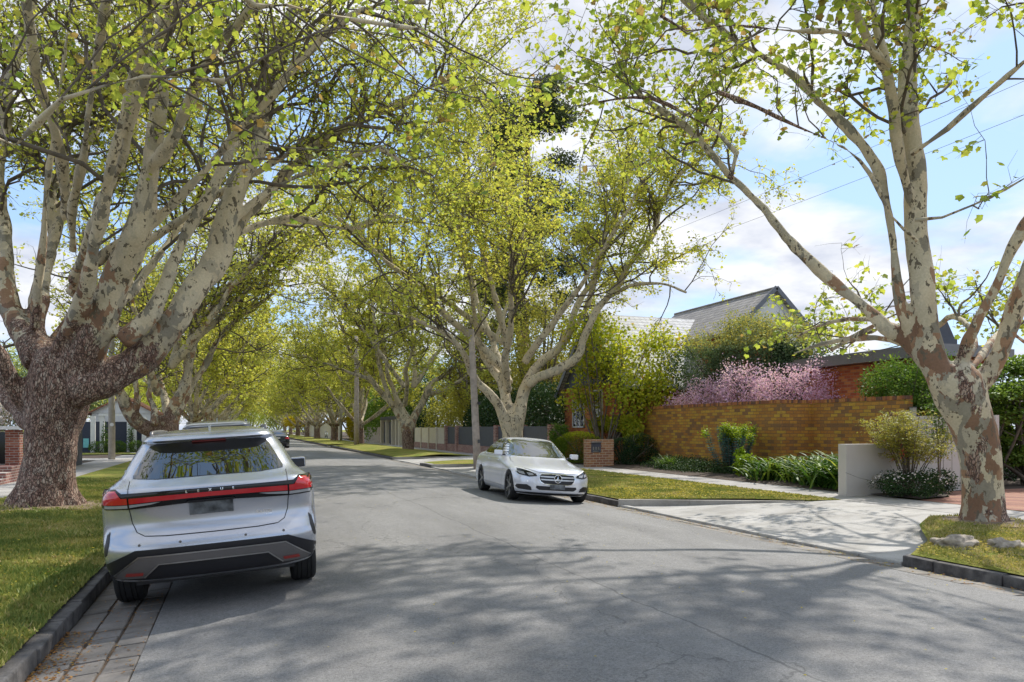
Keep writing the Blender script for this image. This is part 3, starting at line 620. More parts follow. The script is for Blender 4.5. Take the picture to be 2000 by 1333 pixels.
def rough_tree_mesh(paths, name, voxel, roughfn, org, rng, nside=12, lump=.05):
    vs = []; fs = []; b = 0; src = []
    me = bpy.data.meshes.new(name); V = []; Fc = []
    for p in paths:
        a, q = tubes_np(p[None, :, :3], p[None, :, 3], nside); n = len(a)
        Fc += [tuple(int(b + i) for i in f) for f in q] + [tuple(range(b, b + nside))[::-1], tuple(range(b + n - nside, b + n))]
        V.append(a); b += n
    V = np.concatenate(V) - np.array(org)
    me.from_pydata([tuple(v) for v in V], [], Fc); me.update()
    if voxel:
        bm = bmesh.new(); bm.from_mesh(me); bmesh.ops.recalc_face_normals(bm, faces=bm.faces); bm.to_mesh(me); bm.free()
        o = bpy.data.objects.new('tmp', me); COL.objects.link(o)
        md = o.modifiers.new('r', 'REMESH'); md.mode = 'VOXEL'; md.voxel_size = voxel; md.use_smooth_shade = True
        ms = o.modifiers.new('s', 'SMOOTH'); ms.factor = .6; ms.iterations = 4
        dg = bpy.context.evaluated_depsgraph_get(); nm = bpy.data.meshes.new_from_object(o.evaluated_get(dg))
        bpy.data.objects.remove(o); me = nm; me.name = name
        bm = bmesh.new(); bm.from_mesh(me)     # limbs thinner than the voxels keep their own tubes
        for p in paths:
            th = np.where(p[:, 3] < voxel * 1.9)[0]
            if len(th) < 2: continue
            q0 = p[max(0, th[0] - 2):]; a, qd = tubes_np(q0[None, :, :3], q0[None, :, 3], 9); vv = [bm.verts.new(tuple(v - np.array(org))) for v in a]
            for f in qd: bm.faces.new([vv[i] for i in f])
        bm.normal_update(); bm.to_mesh(me); bm.free(); me.update()
    n = len(me.vertices); co = np.zeros(n * 3, np.float32); me.vertices.foreach_get('co', co); co = co.reshape(-1, 3)
    if voxel:
        no = np.zeros(n * 3, np.float32); me.vertices.foreach_get('normal', no); no = no.reshape(-1, 3)
        sd_ = rng.uniform(0, 50)
        d = np.array([mnoise.noise(Vector((x * 1.7, y * 1.7, z * 1.1 + sd_))) * 1.0 + mnoise.noise(Vector((x * 6, y * 6, z * 3 + sd_))) * .35 for x, y, z in co.tolist()])
        co = co + no * (d * lump)[:, None]; me.vertices.foreach_set('co', co.ravel())
    a = me.attributes.new('rough', 'FLOAT', 'POINT'); a.data.foreach_set('value', roughfn(co).astype(np.float32))
    me.polygons.foreach_set('use_smooth', [True] * len(me.polygons)); me.update(); return me
def build_tree(name, label, cat, base, paths, seed, group=None, n2=1.8, len2=(1.6, 3.6), n3=6, len3=(.7, 1.5), n4=5, len4=(.25, .6), nl=5, leaf=.1, tmpl=LEAF6, leafm='leaf',
               voxel=.05, rough=lambda co: np.zeros(len(co)), lump=.05, up=.12, t0=.3, zmin=2.3, keep=None, tintoff=0.0, thin=None, barkm='bark', wood='branch', nside=12, dens=None, rl=.075, crown_name='crown', l4r=.005):
    rng = np.random.default_rng(seed)
    root = empty(name, base, label, cat, group)
    org = np.array(base)
    tm = rough_tree_mesh(paths, 'trunk', voxel, rough, org, rng, nside, lump)
    link_mesh('trunk', tm, M[barkm], root)
    limbs = paths[1:] if len(paths) > 1 else paths
    K = 24; Pp = []; Rp = []; idx = []; tt = []
    for i, p in enumerate(limbs):
        q, L = resample(p, K); Pp.append(q[:, :3]); Rp.append(q[:, 3])
        n = max(3, int(L * n2)); t = t0 + (1 - t0) * rng.random(n) ** .85; t[:2] = 1.0
        idx += [i] * n; tt += list(t)
    Pp = np.array(Pp); Rp = np.array(Rp); idx = np.array(idx); tt = np.minimum(np.array(tt), .999)
    l2 = rng.uniform(*len2, len(idx))
    P2, R2 = sprout(rng, Pp, Rp, idx, tt, 7, l2, .55, (.5, 1.25), up, .22, .012); R2 = np.minimum(R2, rl * .5)
    ok = P2[:, -1, 2] - org[2] > zmin
    if dens is not None: ok &= rng.random(len(P2)) < dens(P2[:, -1])
    P2, R2 = P2[ok], R2[ok]
    i3 = np.repeat(np.arange(len(P2)), n3); t3 = .15 + .85 * rng.random(len(i3)); t3[::n3] = .999
    P3, R3 = sprout(rng, P2, R2, i3, t3, 5, rng.uniform(*len3, len(i3)), .6, (.4, 1.2), up * .3 - .02, .3, .006)
    ok = P3[:, -1, 2] - org[2] > zmin
    if dens is not None: ok &= rng.random(len(P3)) < dens(P3[:, -1])
    P3, R3 = P3[ok], R3[ok]
    i4 = np.repeat(np.arange(len(P3)), n4); t4 = .1 + .9 * rng.random(len(i4)); t4[::n4] = .999
    P4, R4 = sprout(rng, P3, R3, i4, t4, 3, rng.uniform(*len4, len(i4)), .6, (.4, 1.3), -.15, .35, l4r)
    V = []; Q = []; b = 0
    for Pt, Rd, n in ((P2, R2, 6), (P3, R3, 4), (P4, R4, 3)):
        v, q = tubes_np(Pt, Rd, n); V.append(v); Q.append(q + b); b += len(v)
    V = np.concatenate(V) - org; Q = np.concatenate(Q)
    me = npmesh('branches', V, np.full(len(Q), 4), Q, None, True); link_mesh('branches', me, M[wood], root)
    i5 = np.repeat(np.arange(len(P4)), nl); t5 = rng.random(len(i5)); f = t5 * 1.999; k0 = f.astype(int); fr = (f - k0)[:, None]
    pos = P4[i5, k0] * (1 - fr) + P4[i5, np.minimum(k0 + 1, 2)] * fr + rng.normal(size=(len(i5), 3)) * .07
    if dens is not None: pos = pos[rng.random(len(pos)) < np.clip(dens(pos) * 1.3, 0, 1)]
    cl = rng.normal(0, .16, len(P4)); 
    tint = rng.normal(.38 + tintoff, .2, len(pos))
    tw = np.sin(pos[:, 0] * 1.3 + seed) * np.sin(pos[:, 1] * 1.1) * np.sin(pos[:, 2] * 1.7); tint = tint + tw * .18
    v, s, ix, ti = leaves_np(rng, pos, leaf, tmpl, tint)
    me = npmesh(crown_name, v - org, s, ix, {'tint': ti}); link_mesh(crown_name, me, M[leafm], root)
    print(name, 'leaves', len(pos), 'twigs', len(P4), 'trunkv', len(tm.vertices)); return root
def copy_tree(o, loc, rz=0, sc_=1.0, label=None, cat=None, group=None):
    r = o.copy(); COL.objects.link(r); r.location = loc; r.rotation_euler = (0, 0, rz); r.scale = (sc_,) * 3
    if label: r['label'] = label
    if group: r['group'] = group
    for ch in list(o.children):
        c = ch.copy(); COL.objects.link(c); c.parent = r
        for g in list(ch.children):
            d = g.copy(); COL.objects.link(d); d.parent = c
            for g2 in list(g.children): e = g2.copy(); COL.objects.link(e); e.parent = d
    return r
WS = 1.0
def traced(D0, dE, pts, rng=None, amp=.0, dS=0.0, pw=1.0):
    """pts (px,py,width px); depth runs from D0+dS to D0+dE"""
    n = len(pts); out = []
    for i, (x, y, w) in enumerate(pts):
        D = D0 + dS + (dE - dS) * (i / (n - 1)) ** pw; out.append((P(x, y, D), .5 * w * WS / F * D))
    p = smoothpath(out)
    return jit(p, rng, amp) if rng is not None else p
def limb(start, az, tilt0, tilt1, L, r0, r1=.03, rng=None, wob=.05, n=8):
    """a limb leaving start; tilt from vertical goes tilt0 -> tilt1 (degrees)"""
    pts = []; p = Vector(start); 
    for i in range(n + 1):
        t = i / n; pts.append((p.copy(), r0 * (1 - t) + r1 * t)); tl = R(tilt0 + (tilt1 - tilt0) * t); a = R(az) + (rng.normal(0, .12) if rng is not None else 0)
        p = p + Vector((math.cos(a) * math.sin(tl), math.sin(a) * math.sin(tl), math.cos(tl))) * (L / n)
    q = smoothpath(pts); return jit(q, rng, wob) if rng is not None else q
r1_ = np.random.default_rng(11)
# --- big old plane tree on the left verge
D1 = 14.9; B1 = P(88, 988, D1); B1.z = -.02
WS = .80
T = lambda dE, pts, dS=0.0, amp=.05, pw=1.0: traced(D1, dE, pts, r1_, amp, dS, pw)
trunk = T(0, [(88, 1010, 175), (90, 985, 148), (92, 950, 126), (96, 900, 116), (102, 850, 118), (110, 800, 138), (118, 755, 158), (122, 715, 140), (124, 680, 96)], 0, 0)
limbsL1 = [trunk,
  T(2.5, [(140, 765, 92), (202, 745, 88), (252, 715, 76), (311, 669, 68), (357, 598, 62), (391, 556, 58), (424, 501, 58), (450, 394, 52), (484, 319, 46), (502, 262, 42), (514, 187, 38), (544, 112, 34), (574, 19, 28), (600, -90, 20), (615, -200, 12)], -.3),
  T(-1.5, [(120, 730, 90), (168, 690, 85), (202, 627, 74), (222, 564, 68), (252, 505, 66), (262, 469, 64), (285, 394, 56), (292, 330, 48), (307, 225, 44), (315, 112, 40), (326, 19, 36), (335, -100, 28), (350, -220, 18)], -.2),
  T(-3.5, [(292, 330, 36), (337, 281, 30), (375, 195, 26), (401, 124, 24), (431, 75, 22), (469, 37, 20), (499, 0, 18), (560, -80, 12)], -1.0),
  T(1.0, [(235, 665, 50), (268, 640, 44), (294, 613, 40), (318, 555, 36), (336, 505, 30), (349, 484, 30), (394, 405, 27), (442, 319, 24), (484, 244, 22), (536, 169, 20), (600, 94, 18), (675, 34, 15), (740, 10, 11), (830, 0, 8)], -.3),
  T(4.5, [(440, 490, 34), (460, 450, 28), (499, 405, 26), (562, 337, 25), (619, 289, 22), (700, 240, 19), (750, 217, 17), (810, 187, 14), (862, 161, 10), (930, 150, 8)], 1.0),
  T(5.5, [(424, 501, 22), (446, 475, 20), (506, 439, 17), (574, 424, 15), (637, 440, 13), (700, 446, 12), (760, 425, 9), (830, 440, 6)], 1.0),
  T(2.0, [(440, 450, 20), (465, 424, 15), (520, 380, 13), (574, 349, 12), (656, 319, 11), (740, 290, 9), (800, 330, 6)], 1.0),
  T(2.5, [(84, 707, 80), (55, 660, 62), (30, 625, 55), (15, 560, 48), (5, 470, 40), (-2, 380, 34), (5, 290, 30), (15, 206, 28), (37, 112, 25), (55, 20, 22), (70, -80, 15)], .2),
  T(5.0, [(75, 690, 40), (67, 614, 30), (84, 543, 26), (97, 480, 23), (101, 375, 21), (120, 300, 19), (146, 206, 18), (165, 131, 17), (184, 75, 15), (200, -20, 11)], .3),
  T(-1.0, [(70, 640, 22), (72, 560, 18), (82, 450, 16), (94, 356, 14), (112, 225, 13), (127, 112, 12), (144, 11, 11), (155, -90, 8)], .3),
  T(6.5, [(80, 680, 30), (88, 560, 22), (101, 487, 20), (127, 405, 18), (150, 330, 17), (180, 255, 16), (210, 180, 15), (240, 112, 14), (277, 37, 12), (310, -40, 9)], .4),
  T(4.0, [(100, 690, 26), (105, 660, 20), (139, 618, 17), (168, 543, 14), (187, 487, 12), (210, 405, 11), (240, 337, 10), (262, 255, 9), (290, 180, 7)], .4),
  T(-2.0, [(60, 790, 58), (34, 770, 48), (0, 700, 42), (-40, 640, 38), (-90, 560, 32), (-130, 440, 26), (-160, 300, 20), (-180, 150, 14)], 0),
  T(3.0, [(70, 830, 44), (34, 807, 38), (0, 753, 34), (-60, 700, 30), (-140, 650, 24), (-230, 580, 16), (-300, 500, 10)], 0),
  limb(B1 + Vector((.3, -.5, 3.0)), -60, 45, 25, 10.0, .14, .03, r1_),
  limb(B1 + Vector((.5, -.4, 4.2)), -35, 55, 50, 9.0, .10, .02, r1_),
  limb(B1 + Vector((.5, .6, 3.2)), 60, 50, 25, 10.0, .15, .03, r1_),
  limb(B1 + Vector((1.5, .2, 5.2)), 5, 50, 62, 8.5, .09, .02, r1_),
  limb(B1 + Vector((.6, -.6, 5.0)), -75, 55, 60, 9.0, .08, .02, r1_),
  limb(B1 + Vector((.6, -.6, 4.4)), -62, 52, 64, 12.5, .11, .02, r1_),
  limb(B1 + Vector((.5, -.6, 5.6)), -84, 50, 66, 11.5, .10, .02, r1_),
]
def rgh1(co):
    z = co[:, 2]; rr = np.hypot(co[:, 0], co[:, 1])
    return np.clip(1.5 - np.maximum(0, z - 1.5) * .36 - np.maximum(0, rr - .9) * .30, -.15, 1.5)
zz_ = lambda p, z0, z1: np.clip((p[:, 2] - z0) / (z1 - z0), 0, 1)
def roots(B, r, n, seed):
    rr = np.random.default_rng(seed); out = []
    for i in range(n):
        a = i * 2 * math.pi / n + rr.uniform(-.3, .3); d = Vector((math.cos(a), math.sin(a), 0))
        out.append(smoothpath([(B + d * r * .35 + Vector((0, 0, r * 1.0)), r * .30), (B + d * r * .78 + Vector((0, 0, r * .38)), r * .26), (B + d * r * 1.05 + Vector((0, 0, .0)), r * .2), (B + d * r * 1.3 + Vector((0, 0, -.16)), r * .12)], .12))
    return out
def tree_with_roots(pths, B, r, n, seed): return [pths[0]] + pths[1:]
def build_hero(B, r, nr, seed, paths, **kw):
    rt = roots(B, r, nr, seed)
    # roots only thicken the trunk mesh; the crown grows from the limbs alone
    global rough_tree_mesh
    old = rough_tree_mesh
    def wrapped(p, *a, **k): return old(list(p) + rt, *a, **k)
    rough_tree_mesh = wrapped
    try: return build_tree(base=tuple(B), paths=paths, seed=seed, **kw)
    finally: rough_tree_mesh = old
L1 = build_hero(B1, .60, 9, 21, limbsL1, name='plane_tree', label='massive old plane tree with thick brown fissured trunk, left of the silver SUV', cat='tree', group='plane trees along the left verge',
    voxel=.045, rough=rgh1, lump=.07, n2=2.4, n3=7, n4=7, nl=5, leaf=.08, zmin=3.6, t0=.34, len2=(1.4, 3.4), len3=(.7, 1.6), l4r=.004,
    dens=lambda p: np.clip((.95 - .5 * (p[:, 2] < 4.6)) * np.where(p[:, 1] < B1.y - 1.0, .6, 1.0) * np.where((p[:, 0] < -2.5) & (p[:, 2] < 7), .6, 1), 0, 1))

# --- plane tree on the right, at the corner of the driveway
D2 = 12.4; B2 = P(1921, 1030, D2); B2.z = -.0
r2_ = np.random.default_rng(12)
WS = .81
T = lambda dE, pts, dS=0.0, amp=.035, pw=1.0: traced(D2, dE, pts, r2_, amp, dS, pw)
limbsR1 = [T(0, [(1921, 1055, 128), (1921, 1030, 108), (1920, 985, 96), (1916, 930, 90), (1913, 880, 90), (1903, 840, 96), (1888, 808, 102), (1873, 775, 118), (1862, 745, 118), (1852, 715, 86)], 0, 0),
  T(.6, [(1868, 775, 84), (1843, 745, 78), (1822, 708, 68), (1807, 646, 62), (1802, 580, 57), (1798, 530, 55), (1792, 483, 55), (1788, 378, 52), (1782, 273, 48), (1775, 168, 42), (1777, 84, 37), (1782, 0, 33), (1790, -100, 27), (1800, -220, 18)], -.1),
  T(1.2, [(1800, 700, 40), (1778, 659, 30), (1757, 583, 25), (1746, 504, 24), (1729, 399, 25), (1717, 336, 27), (1691, 294, 26), (1654, 252, 24), (1599, 202, 23), (1549, 143, 21), (1494, 109, 19), (1435, 76, 17), (1376, 34, 15), (1339, 0, 12), (1280, -60, 8)], .1),
  T(2.5, [(1850, 745, 60), (1800, 692, 52), (1765, 665, 40), (1727, 642, 34), (1694, 608, 31), (1643, 566, 28), (1586, 512, 26), (1536, 466, 23), (1494, 412, 21), (1452, 370, 20), (1427, 349, 19), (1385, 298, 17), (1339, 248, 15), (1297, 218, 12), (1263, 193, 10), (1221, 147, 7)], 0),
  T(1.0, [(1427, 349, 14), (1440, 300, 11), (1400, 255, 9), (1340, 225, 8), (1270, 192, 8), (1200, 195, 7), (1150, 205, 5)], .9),
  T(-1.0, [(1792, 450, 20), (1778, 390, 26), (1758, 320, 28), (1746, 210, 28), (1733, 139, 27), (1704, 97, 26), (1670, 34, 23), (1654, 0, 21), (1630, -80, 15)], .38),
  T(-.3, [(1738, 140, 18), (1712, 60, 16), (1704, 0, 13), (1700, -90, 9)], -.2),
  T(-1.4, [(1872, 745, 44), (1878, 700, 34), (1890, 660, 29), (1912, 617, 28), (1946, 558, 28), (1977, 483, 28), (2000, 441, 26), (2045, 370, 24), (2090, 270, 20), (2120, 120, 14)], 0),
  T(-.6, [(1880, 770, 70), (1915, 745, 52), (1936, 722, 48), (1954, 688, 48), (1975, 633, 46), (1992, 583, 42), (2025, 490, 38), (2065, 350, 32), (2110, 200, 26), (2140, 0, 18)], .1),
  T(-2.6, [(1780, 300, 16), (1850, 250, 12), (1930, 180, 10), (2010, 110, 8), (2080, 60, 6)], -.3),
  T(-2.2, [(1790, 430, 10), (1840, 425, 8), (1900, 400, 6), (1960, 370, 5), (2030, 330, 4)], -.2),
  T(-1.6, [(1790, 470, 9), (1740, 420, 8), (1700, 340, 8), (1650, 290, 7), (1560, 250, 6), (1480, 210, 5), (1400, 180, 4)], -.1),
  T(-2.4, [(1740, 130, 14), (1660, 70, 10), (1560, 60, 9), (1440, 50, 8), (1340, 60, 7), (1290, 30, 5)], -.5),
  T(2.5, [(1815, 610, 14), (1760, 610, 10), (1702, 640, 9), (1660, 662, 8), (1626, 684, 7)], .5),
  T(2.8, [(1860, 745, 22), (1800, 690, 16), (1740, 665, 13), (1680, 660, 10), (1610, 670, 8), (1550, 690, 5)], .3),
  T(3.4, [(1850, 735, 20), (1790, 660, 15), (1700, 625, 12), (1620, 630, 8), (1560, 655, 5)], .3),
  T(4.0, [(1880, 720, 20), (1900, 660, 15), (1860, 620, 12), (1830, 640, 8), (1790, 670, 5)], .3),
  T(4.0, [(1890, 730, 20), (1930, 680, 15), (1960, 650, 12), (1990, 660, 8), (2030, 690, 5)], .3),
  T(5.0, [(1840, 700, 18), (1760, 640, 12), (1690, 650, 9), (1640, 690, 5)], .5),
]
def rghR(co):
    z = co[:, 2]; x = co[:, 0]; b_ = np.clip(.60 - np.maximum(0, z - .6) * .13 + .12 * np.exp(-((z - 2.6) / .6) ** 2), -.15, 1.0)
    return np.where((x < -1.3) & (z < 3.1 - (x + 1.2) * 1.55), .85, b_)
def densR1(p):
    # sparse: fullest high up toward the street and beside the trunk
    z = p[:, 2]; return np.where((z < 4.9) & (p[:, 1] > 9.9), np.where((z < 3.15) | (p[:, 0] < 10.9), 0, .85), np.clip(.28 + .62 * zz_(p, 5.5, 8.0), 0, 1) * np.where((z < 7.5) & (p[:, 0] > 11.0), .45, 1))
R1 = build_hero(B2, .34, 7, 22, limbsR1, name='plane_tree', label='leaning mottled plane tree with cream and brown bark at the driveway corner, far right', cat='tree', group='plane trees along the right verge',
    voxel=.032, rough=rghR, lump=.045, n2=2.4, n3=5, n4=5, nl=4, leaf=.115, tmpl=LEAF12, zmin=2.3, t0=.45, len2=(.8, 2.2), len3=(.4, 1.1), dens=densR1, l4r=.0035, tintoff=.26, rl=.05)

# --- second plane tree on the right, behind the sedan
D3 = 33.8; B3 = P(1000, 907, D3); B3.z = 0
r3_ = np.random.default_rng(13)
WS = .80
T = lambda dE, pts, dS=0.0, amp=.06, pw=1.0: traced(D3, dE, pts, r3_, amp, dS, pw)
limbsR2 = [T(0, [(1000, 925, 72), (1000, 905, 60), (1001, 870, 52), (1001, 845, 52), (1001, 825, 50), (1000, 812, 36)], 0, 0),
  T(-3, [(990, 838, 30), (982, 815, 26), (969, 787, 24), (949, 762, 22), (931, 744, 20), (918, 726, 18), (911, 705, 16), (900, 685, 14), (875, 655, 12), (845, 640, 10), (800, 620, 8), (740, 610, 5)]),
  T(2, [(995, 828, 32), (992, 782, 27), (985, 751, 25), (967, 728, 23), (954, 708, 22), (944, 695, 20)], 0),
  T(2, [(1008, 835, 38), (1015, 805, 31), (1017, 787, 30), (1023, 764, 30), (1041, 727, 25), (1075, 690, 22), (1109, 652, 20), (1124, 611, 18), (1139, 577, 17), (1161, 547, 16), (1176, 499, 15), (1195, 457, 13), (1210, 400, 11), (1235, 330, 8)]),
  T(-2, [(1030, 752, 26), (1050, 738, 24), (1090, 724, 24), (1124, 697, 22), (1142, 660, 20), (1161, 615, 19), (1187, 581, 18), (1210, 551, 17), (1225, 517, 16), (1255, 491, 14), (1277, 457, 12), (1290, 400, 10), (1330, 340, 8), (1380, 300, 5)], 0),
  T(3, [(1109, 652, 16), (1130, 630, 12), (1150, 590, 12), (1165, 540, 11), (1180, 480, 10), (1190, 400, 8)], 1),
  T(-3, [(1187, 581, 12), (1230, 560, 9), (1290, 555, 7), (1340, 570, 5)], -1),
  T(-5, [(944, 700, 14), (930, 640, 11), (920, 560, 10), (900, 480, 8), (890, 380, 6)], 1),
  T(3, [(954, 708, 14), (975, 640, 11), (1000, 560, 10), (1020, 460, 8), (1030, 380, 6)], 1),
  limb(B3 + Vector((-.3, -.3, 3.2)), -110, 50, 40, 9, .2, .04, r3_),
  limb(B3 + Vector((-.3, -.3, 4.0)), 190, 50, 55, 10, .2, .04, r3_),
  limb(B3 + Vector((.5, -.3, 4.5)), -50, 45, 30, 9, .18, .04, r3_),
  limb(B3 + Vector((0, .3, 3.6)), 100, 40, 20, 10, .2, .04, r3_),
  limb(B3 + Vector((-.3, -.3, 5.2)), 150, 55, 50, 9, .16, .04, r3_),
  limb(B3 + Vector((-.3, -.3, 5.2)), 225, 30, 35, 10, .16, .04, r3_),
]
def rghR2(co): return np.full(len(co), -.30)
R2 = build_hero(B3, .42, 7, 23, limbsR2, name='plane_tree', label='pale smooth plane tree dividing into three limbs behind the pearl sedan', cat='tree', group='plane trees along the right verge',
    voxel=.06, rough=rghR2, lump=.04, n2=2.3, n3=7, n4=7, nl=7, leaf=.105, zmin=3.0, t0=.35, len2=(1.8, 3.8), len3=(.8, 1.8), l4r=.008, tintoff=-.12,
    dens=lambda p: np.clip(np.where(p[:, 2] < 6.5, np.where(p[:, 0] > B3.x + 2.2, .95, .25), .85) * np.where((p[:, 1] < B3.y - 2) & (p[:, 2] < 8), .6, 1), 0, 1))
# --- third plane tree on the right
D4 = 55.0; B4 = P(797, 880, D4); B4.z = 0
r4_ = np.random.default_rng(14)
WS = .85
T = lambda dE, pts, dS=0.0, amp=.08, pw=1.0: traced(D4, dE, pts, r4_, amp, dS, pw)
limbsR3 = [T(0, [(797, 888, 36), (797, 878, 30), (796, 858, 26), (797, 840, 27), (797, 826, 22)], 0, 0),
  T(2, [(792, 838, 20), (778, 810, 17), (757, 784, 15), (742, 763, 13), (723, 737, 11), (700, 710, 9), (679, 674, 7), (665, 630, 5)]),
  T(-2, [(765, 795, 14), (750, 747, 11), (744, 718, 10), (736, 674, 9), (731, 639, 7), (728, 590, 5)], 0),
  T(1, [(800, 825, 16), (780, 790, 14), (757, 731, 11), (752, 700, 10), (747, 653, 9), (745, 600, 6)], 0),
  T(3, [(803, 835, 20), (805, 823, 19), (820, 789, 17), (834, 763, 15), (852, 742, 12), (889, 721, 9), (920, 690, 6)]),
  T(-3, [(839, 771, 12), (868, 763, 9), (894, 747, 8), (912, 735, 6)], 2),
  T(-4, [(745, 770, 10), (721, 742, 9), (684, 729, 7), (631, 710, 6), (595, 697, 5), (553, 692, 3)], 0),
  limb(B4 + Vector((-.3, -.3, 3.2)), -100, 50, 40, 9, .2, .04, r4_),
  limb(B4 + Vector((-.3, -.3, 4.5)), 180, 35, 45, 10, .2, .04, r4_),
  limb(B4 + Vector((.3, -.3, 4.5)), 0, 35, 45, 9, .2, .04, r4_),
  limb(B4 + Vector((.3, -.3, 4.5)), 80, 35, 35, 9, .2, .04, r4_),
]
R3 = build_tree(name='plane_tree', label='grey plane tree with a wide V fork, before the cream panel fence', cat='tree', base=tuple(B4), paths=limbsR3, seed=24, group='plane trees along the right verge',
    voxel=.08, rough=lambda co: np.clip(.9 - .45 * np.maximum(0, co[:, 2] - .8), -.1, 1), n2=2.2, n3=6, n4=6, nl=7, leaf=.13, zmin=3.4, t0=.35, len2=(1.8, 4.0), len3=(.9, 1.9), l4r=.01, tintoff=-.12)
# --- second plane tree on the left, its fork seen above the SUV roof
D5 = 36.5; B5 = P(322, 900, D5); B5.z = 0
r5_ = np.random.default_rng(15)
T = lambda dE, pts, dS=0.0, amp=.06, pw=1.0: traced(D5, dE, pts, r5_, amp, dS, pw)
limbsL2 = [T(0, [(322, 915, 80), (322, 900, 62), (323, 870, 54), (325, 845, 58), (327, 825, 50), (327, 812, 36)], 0, 0),
  T(-3, [(320, 845, 42), (295, 840, 38), (269, 824, 34), (244, 794, 30), (230, 770, 24), (205, 740, 20), (180, 690, 16), (170, 600, 12), (160, 500, 8)]),
  T(-2, [(262, 815, 16), (268, 780, 14), (266, 740, 12), (255, 690, 10), (262, 600, 8)], -1),
  T(1, [(300, 830, 18), (302, 800, 16), (292, 770, 15), (296, 740, 14), (290, 690, 12), (300, 620, 9)], -1),
  T(0, [(330, 835, 30), (336, 799, 26), (352, 770, 24), (365, 735, 20), (374, 690, 18), (385, 640, 16), (405, 610, 15), (430, 575, 14), (462, 543, 12), (500, 500, 9)]),
  T(3, [(337, 825, 28), (348, 790, 24), (362, 740, 22), (372, 680, 20), (380, 640, 18), (388, 598, 16), (398, 560, 14), (405, 500, 11), (415, 430, 8)]),
  T(4, [(335, 820, 26), (320, 780, 18), (312, 740, 16), (306, 700, 14), (315, 640, 10)], 1),
  T(3, [(345, 810, 20), (372, 760, 16), (400, 710, 14), (430, 660, 12), (480, 610, 9), (540, 570, 6)], 0),
  limb(B5 + Vector((-.3, -.3, 3.2)), -100, 50, 40, 9, .2, .04, r5_),
  limb(B5 + Vector((.3, -.3, 4.5)), 0, 40, 50, 10, .2, .04, r5_),
  limb(B5 + Vector((.3, -.3, 4.5)), 30, 35, 45, 10, .2, .04, r5_),
  limb(B5 + Vector((.3, -.3, 4.5)), -30, 40, 45, 10, .2, .04, r5_),
  limb(B5 + Vector((.3, -.3, 4.5)), 80, 35, 35, 9, .2, .04, r5_),
]
L2 = build_tree(name='plane_tree', label='brown and cream plane tree whose low limb reaches left, just past the SUV roof', cat='tree', base=tuple(B5), paths=limbsL2, seed=25, group='plane trees along the left verge',
    voxel=.06, rough=lambda co: np.clip(1.0 - .35 * np.maximum(0, co[:, 2] - 1.2), 0, 1), n2=2.1, n3=6, n4=5, nl=4, leaf=.12, zmin=3.6, t0=.35, len2=(1.6, 3.6), len3=(.8, 1.7), l4r=.008, tintoff=-.1)
# --- generic plane tree for the far rows (copied), and the one behind the camera whose boughs hang into view
def generic(seed, H0=2.3, nl_=7, spread=1.0, r=.42):
    rg_ = np.random.default_rng(seed); z = Vector((0, 0, 0))
    tr = smoothpath([(z + Vector((0, 0, -.3)), r * 1.45), (z, r * 1.2), (z + Vector((.03, .03, 1.0)), r), (z + Vector((0, .05, H0)), r * 1.05), (z + Vector((0, 0, H0 + .6)), r * .6)])
    out = [tr]
    for i in range(nl_):
        az = i * 360 / nl_ + rg_.uniform(-15, 15)
        out.append(limb((math.cos(R(az)) * r * .4, math.sin(R(az)) * r * .4, H0 - .2), az, rg_.uniform(45, 60), rg_.uniform(15, 40) * spread, rg_.uniform(8.5, 11), r * .42, .03, rg_, .05))
    for i in range(4):
        az = i * 90 + rg_.uniform(-30, 30)
        out.append(limb((0, 0, H0 + .4), az, 25, 30, 9.5, r * .35, .03, rg_, .05))
    return out
kw = dict(n2=1.9, n3=6, n4=5, nl=7, leaf=.16, zmin=3.2, t0=.35, len2=(2.0, 4.0), len3=(.9, 2.0), voxel=None, l4r=.014, tmpl=LEAF6, nside=9,
          rough=lambda co: np.clip(.9 - .35 * np.maximum(0, co[:, 2] - .8), -.1, 1), tintoff=-.12)
GA = build_tree(name='plane_tree', label='third plane tree of the left row, half hidden behind the roof of the SUV', cat='tree', base=(-3.4, 63.5, 0), paths=[p + np.array([-3.4, 63.5, 0, 0]) for p in generic(51)], seed=31, group='plane trees along the left verge', **kw)
GB = build_tree(name='plane_tree', label='forked dark-trunked plane tree, fifth in the right row counting from the driveway', cat='tree', base=(11.3, 98.9, 0), paths=[p + np.array([11.3, 98.9, 0, 0]) for p in generic(52, 2.0, 6, .8, .45)], seed=32, group='plane trees along the right verge', **kw)
ordn = ['fourth', 'fifth', 'sixth', 'seventh', 'eighth', 'ninth']
for i, y in enumerate((87, 111, 135, 160, 185)):
    copy_tree(GA if i % 2 else GB, (-3.4, y, 0), i * 1.3 + .5, 1, 'distant plane tree, %s back along the left verge' % ordn[i], group='plane trees along the left verge')
for i, (x, y, s) in enumerate(((11.3, 76.8, .9), (11.2, 121, 1), (11.4, 143, 1), (11.3, 165, 1), (11.4, 190, 1), (11.3, 215, 1))):
    copy_tree(GB if i % 2 else GA, (x, y, 0), i * 1.9 + 1, s, ['plane tree with a slim trunk beside the far wooden pole', 'plane tree just beyond the forked one, near the white van', 'distant plane tree, seventh along the right verge', 'distant plane tree, eighth along the right verge', 'distant plane tree, ninth along the right verge', 'last plane tree visible along the right verge'][i], group='plane trees along the right verge')
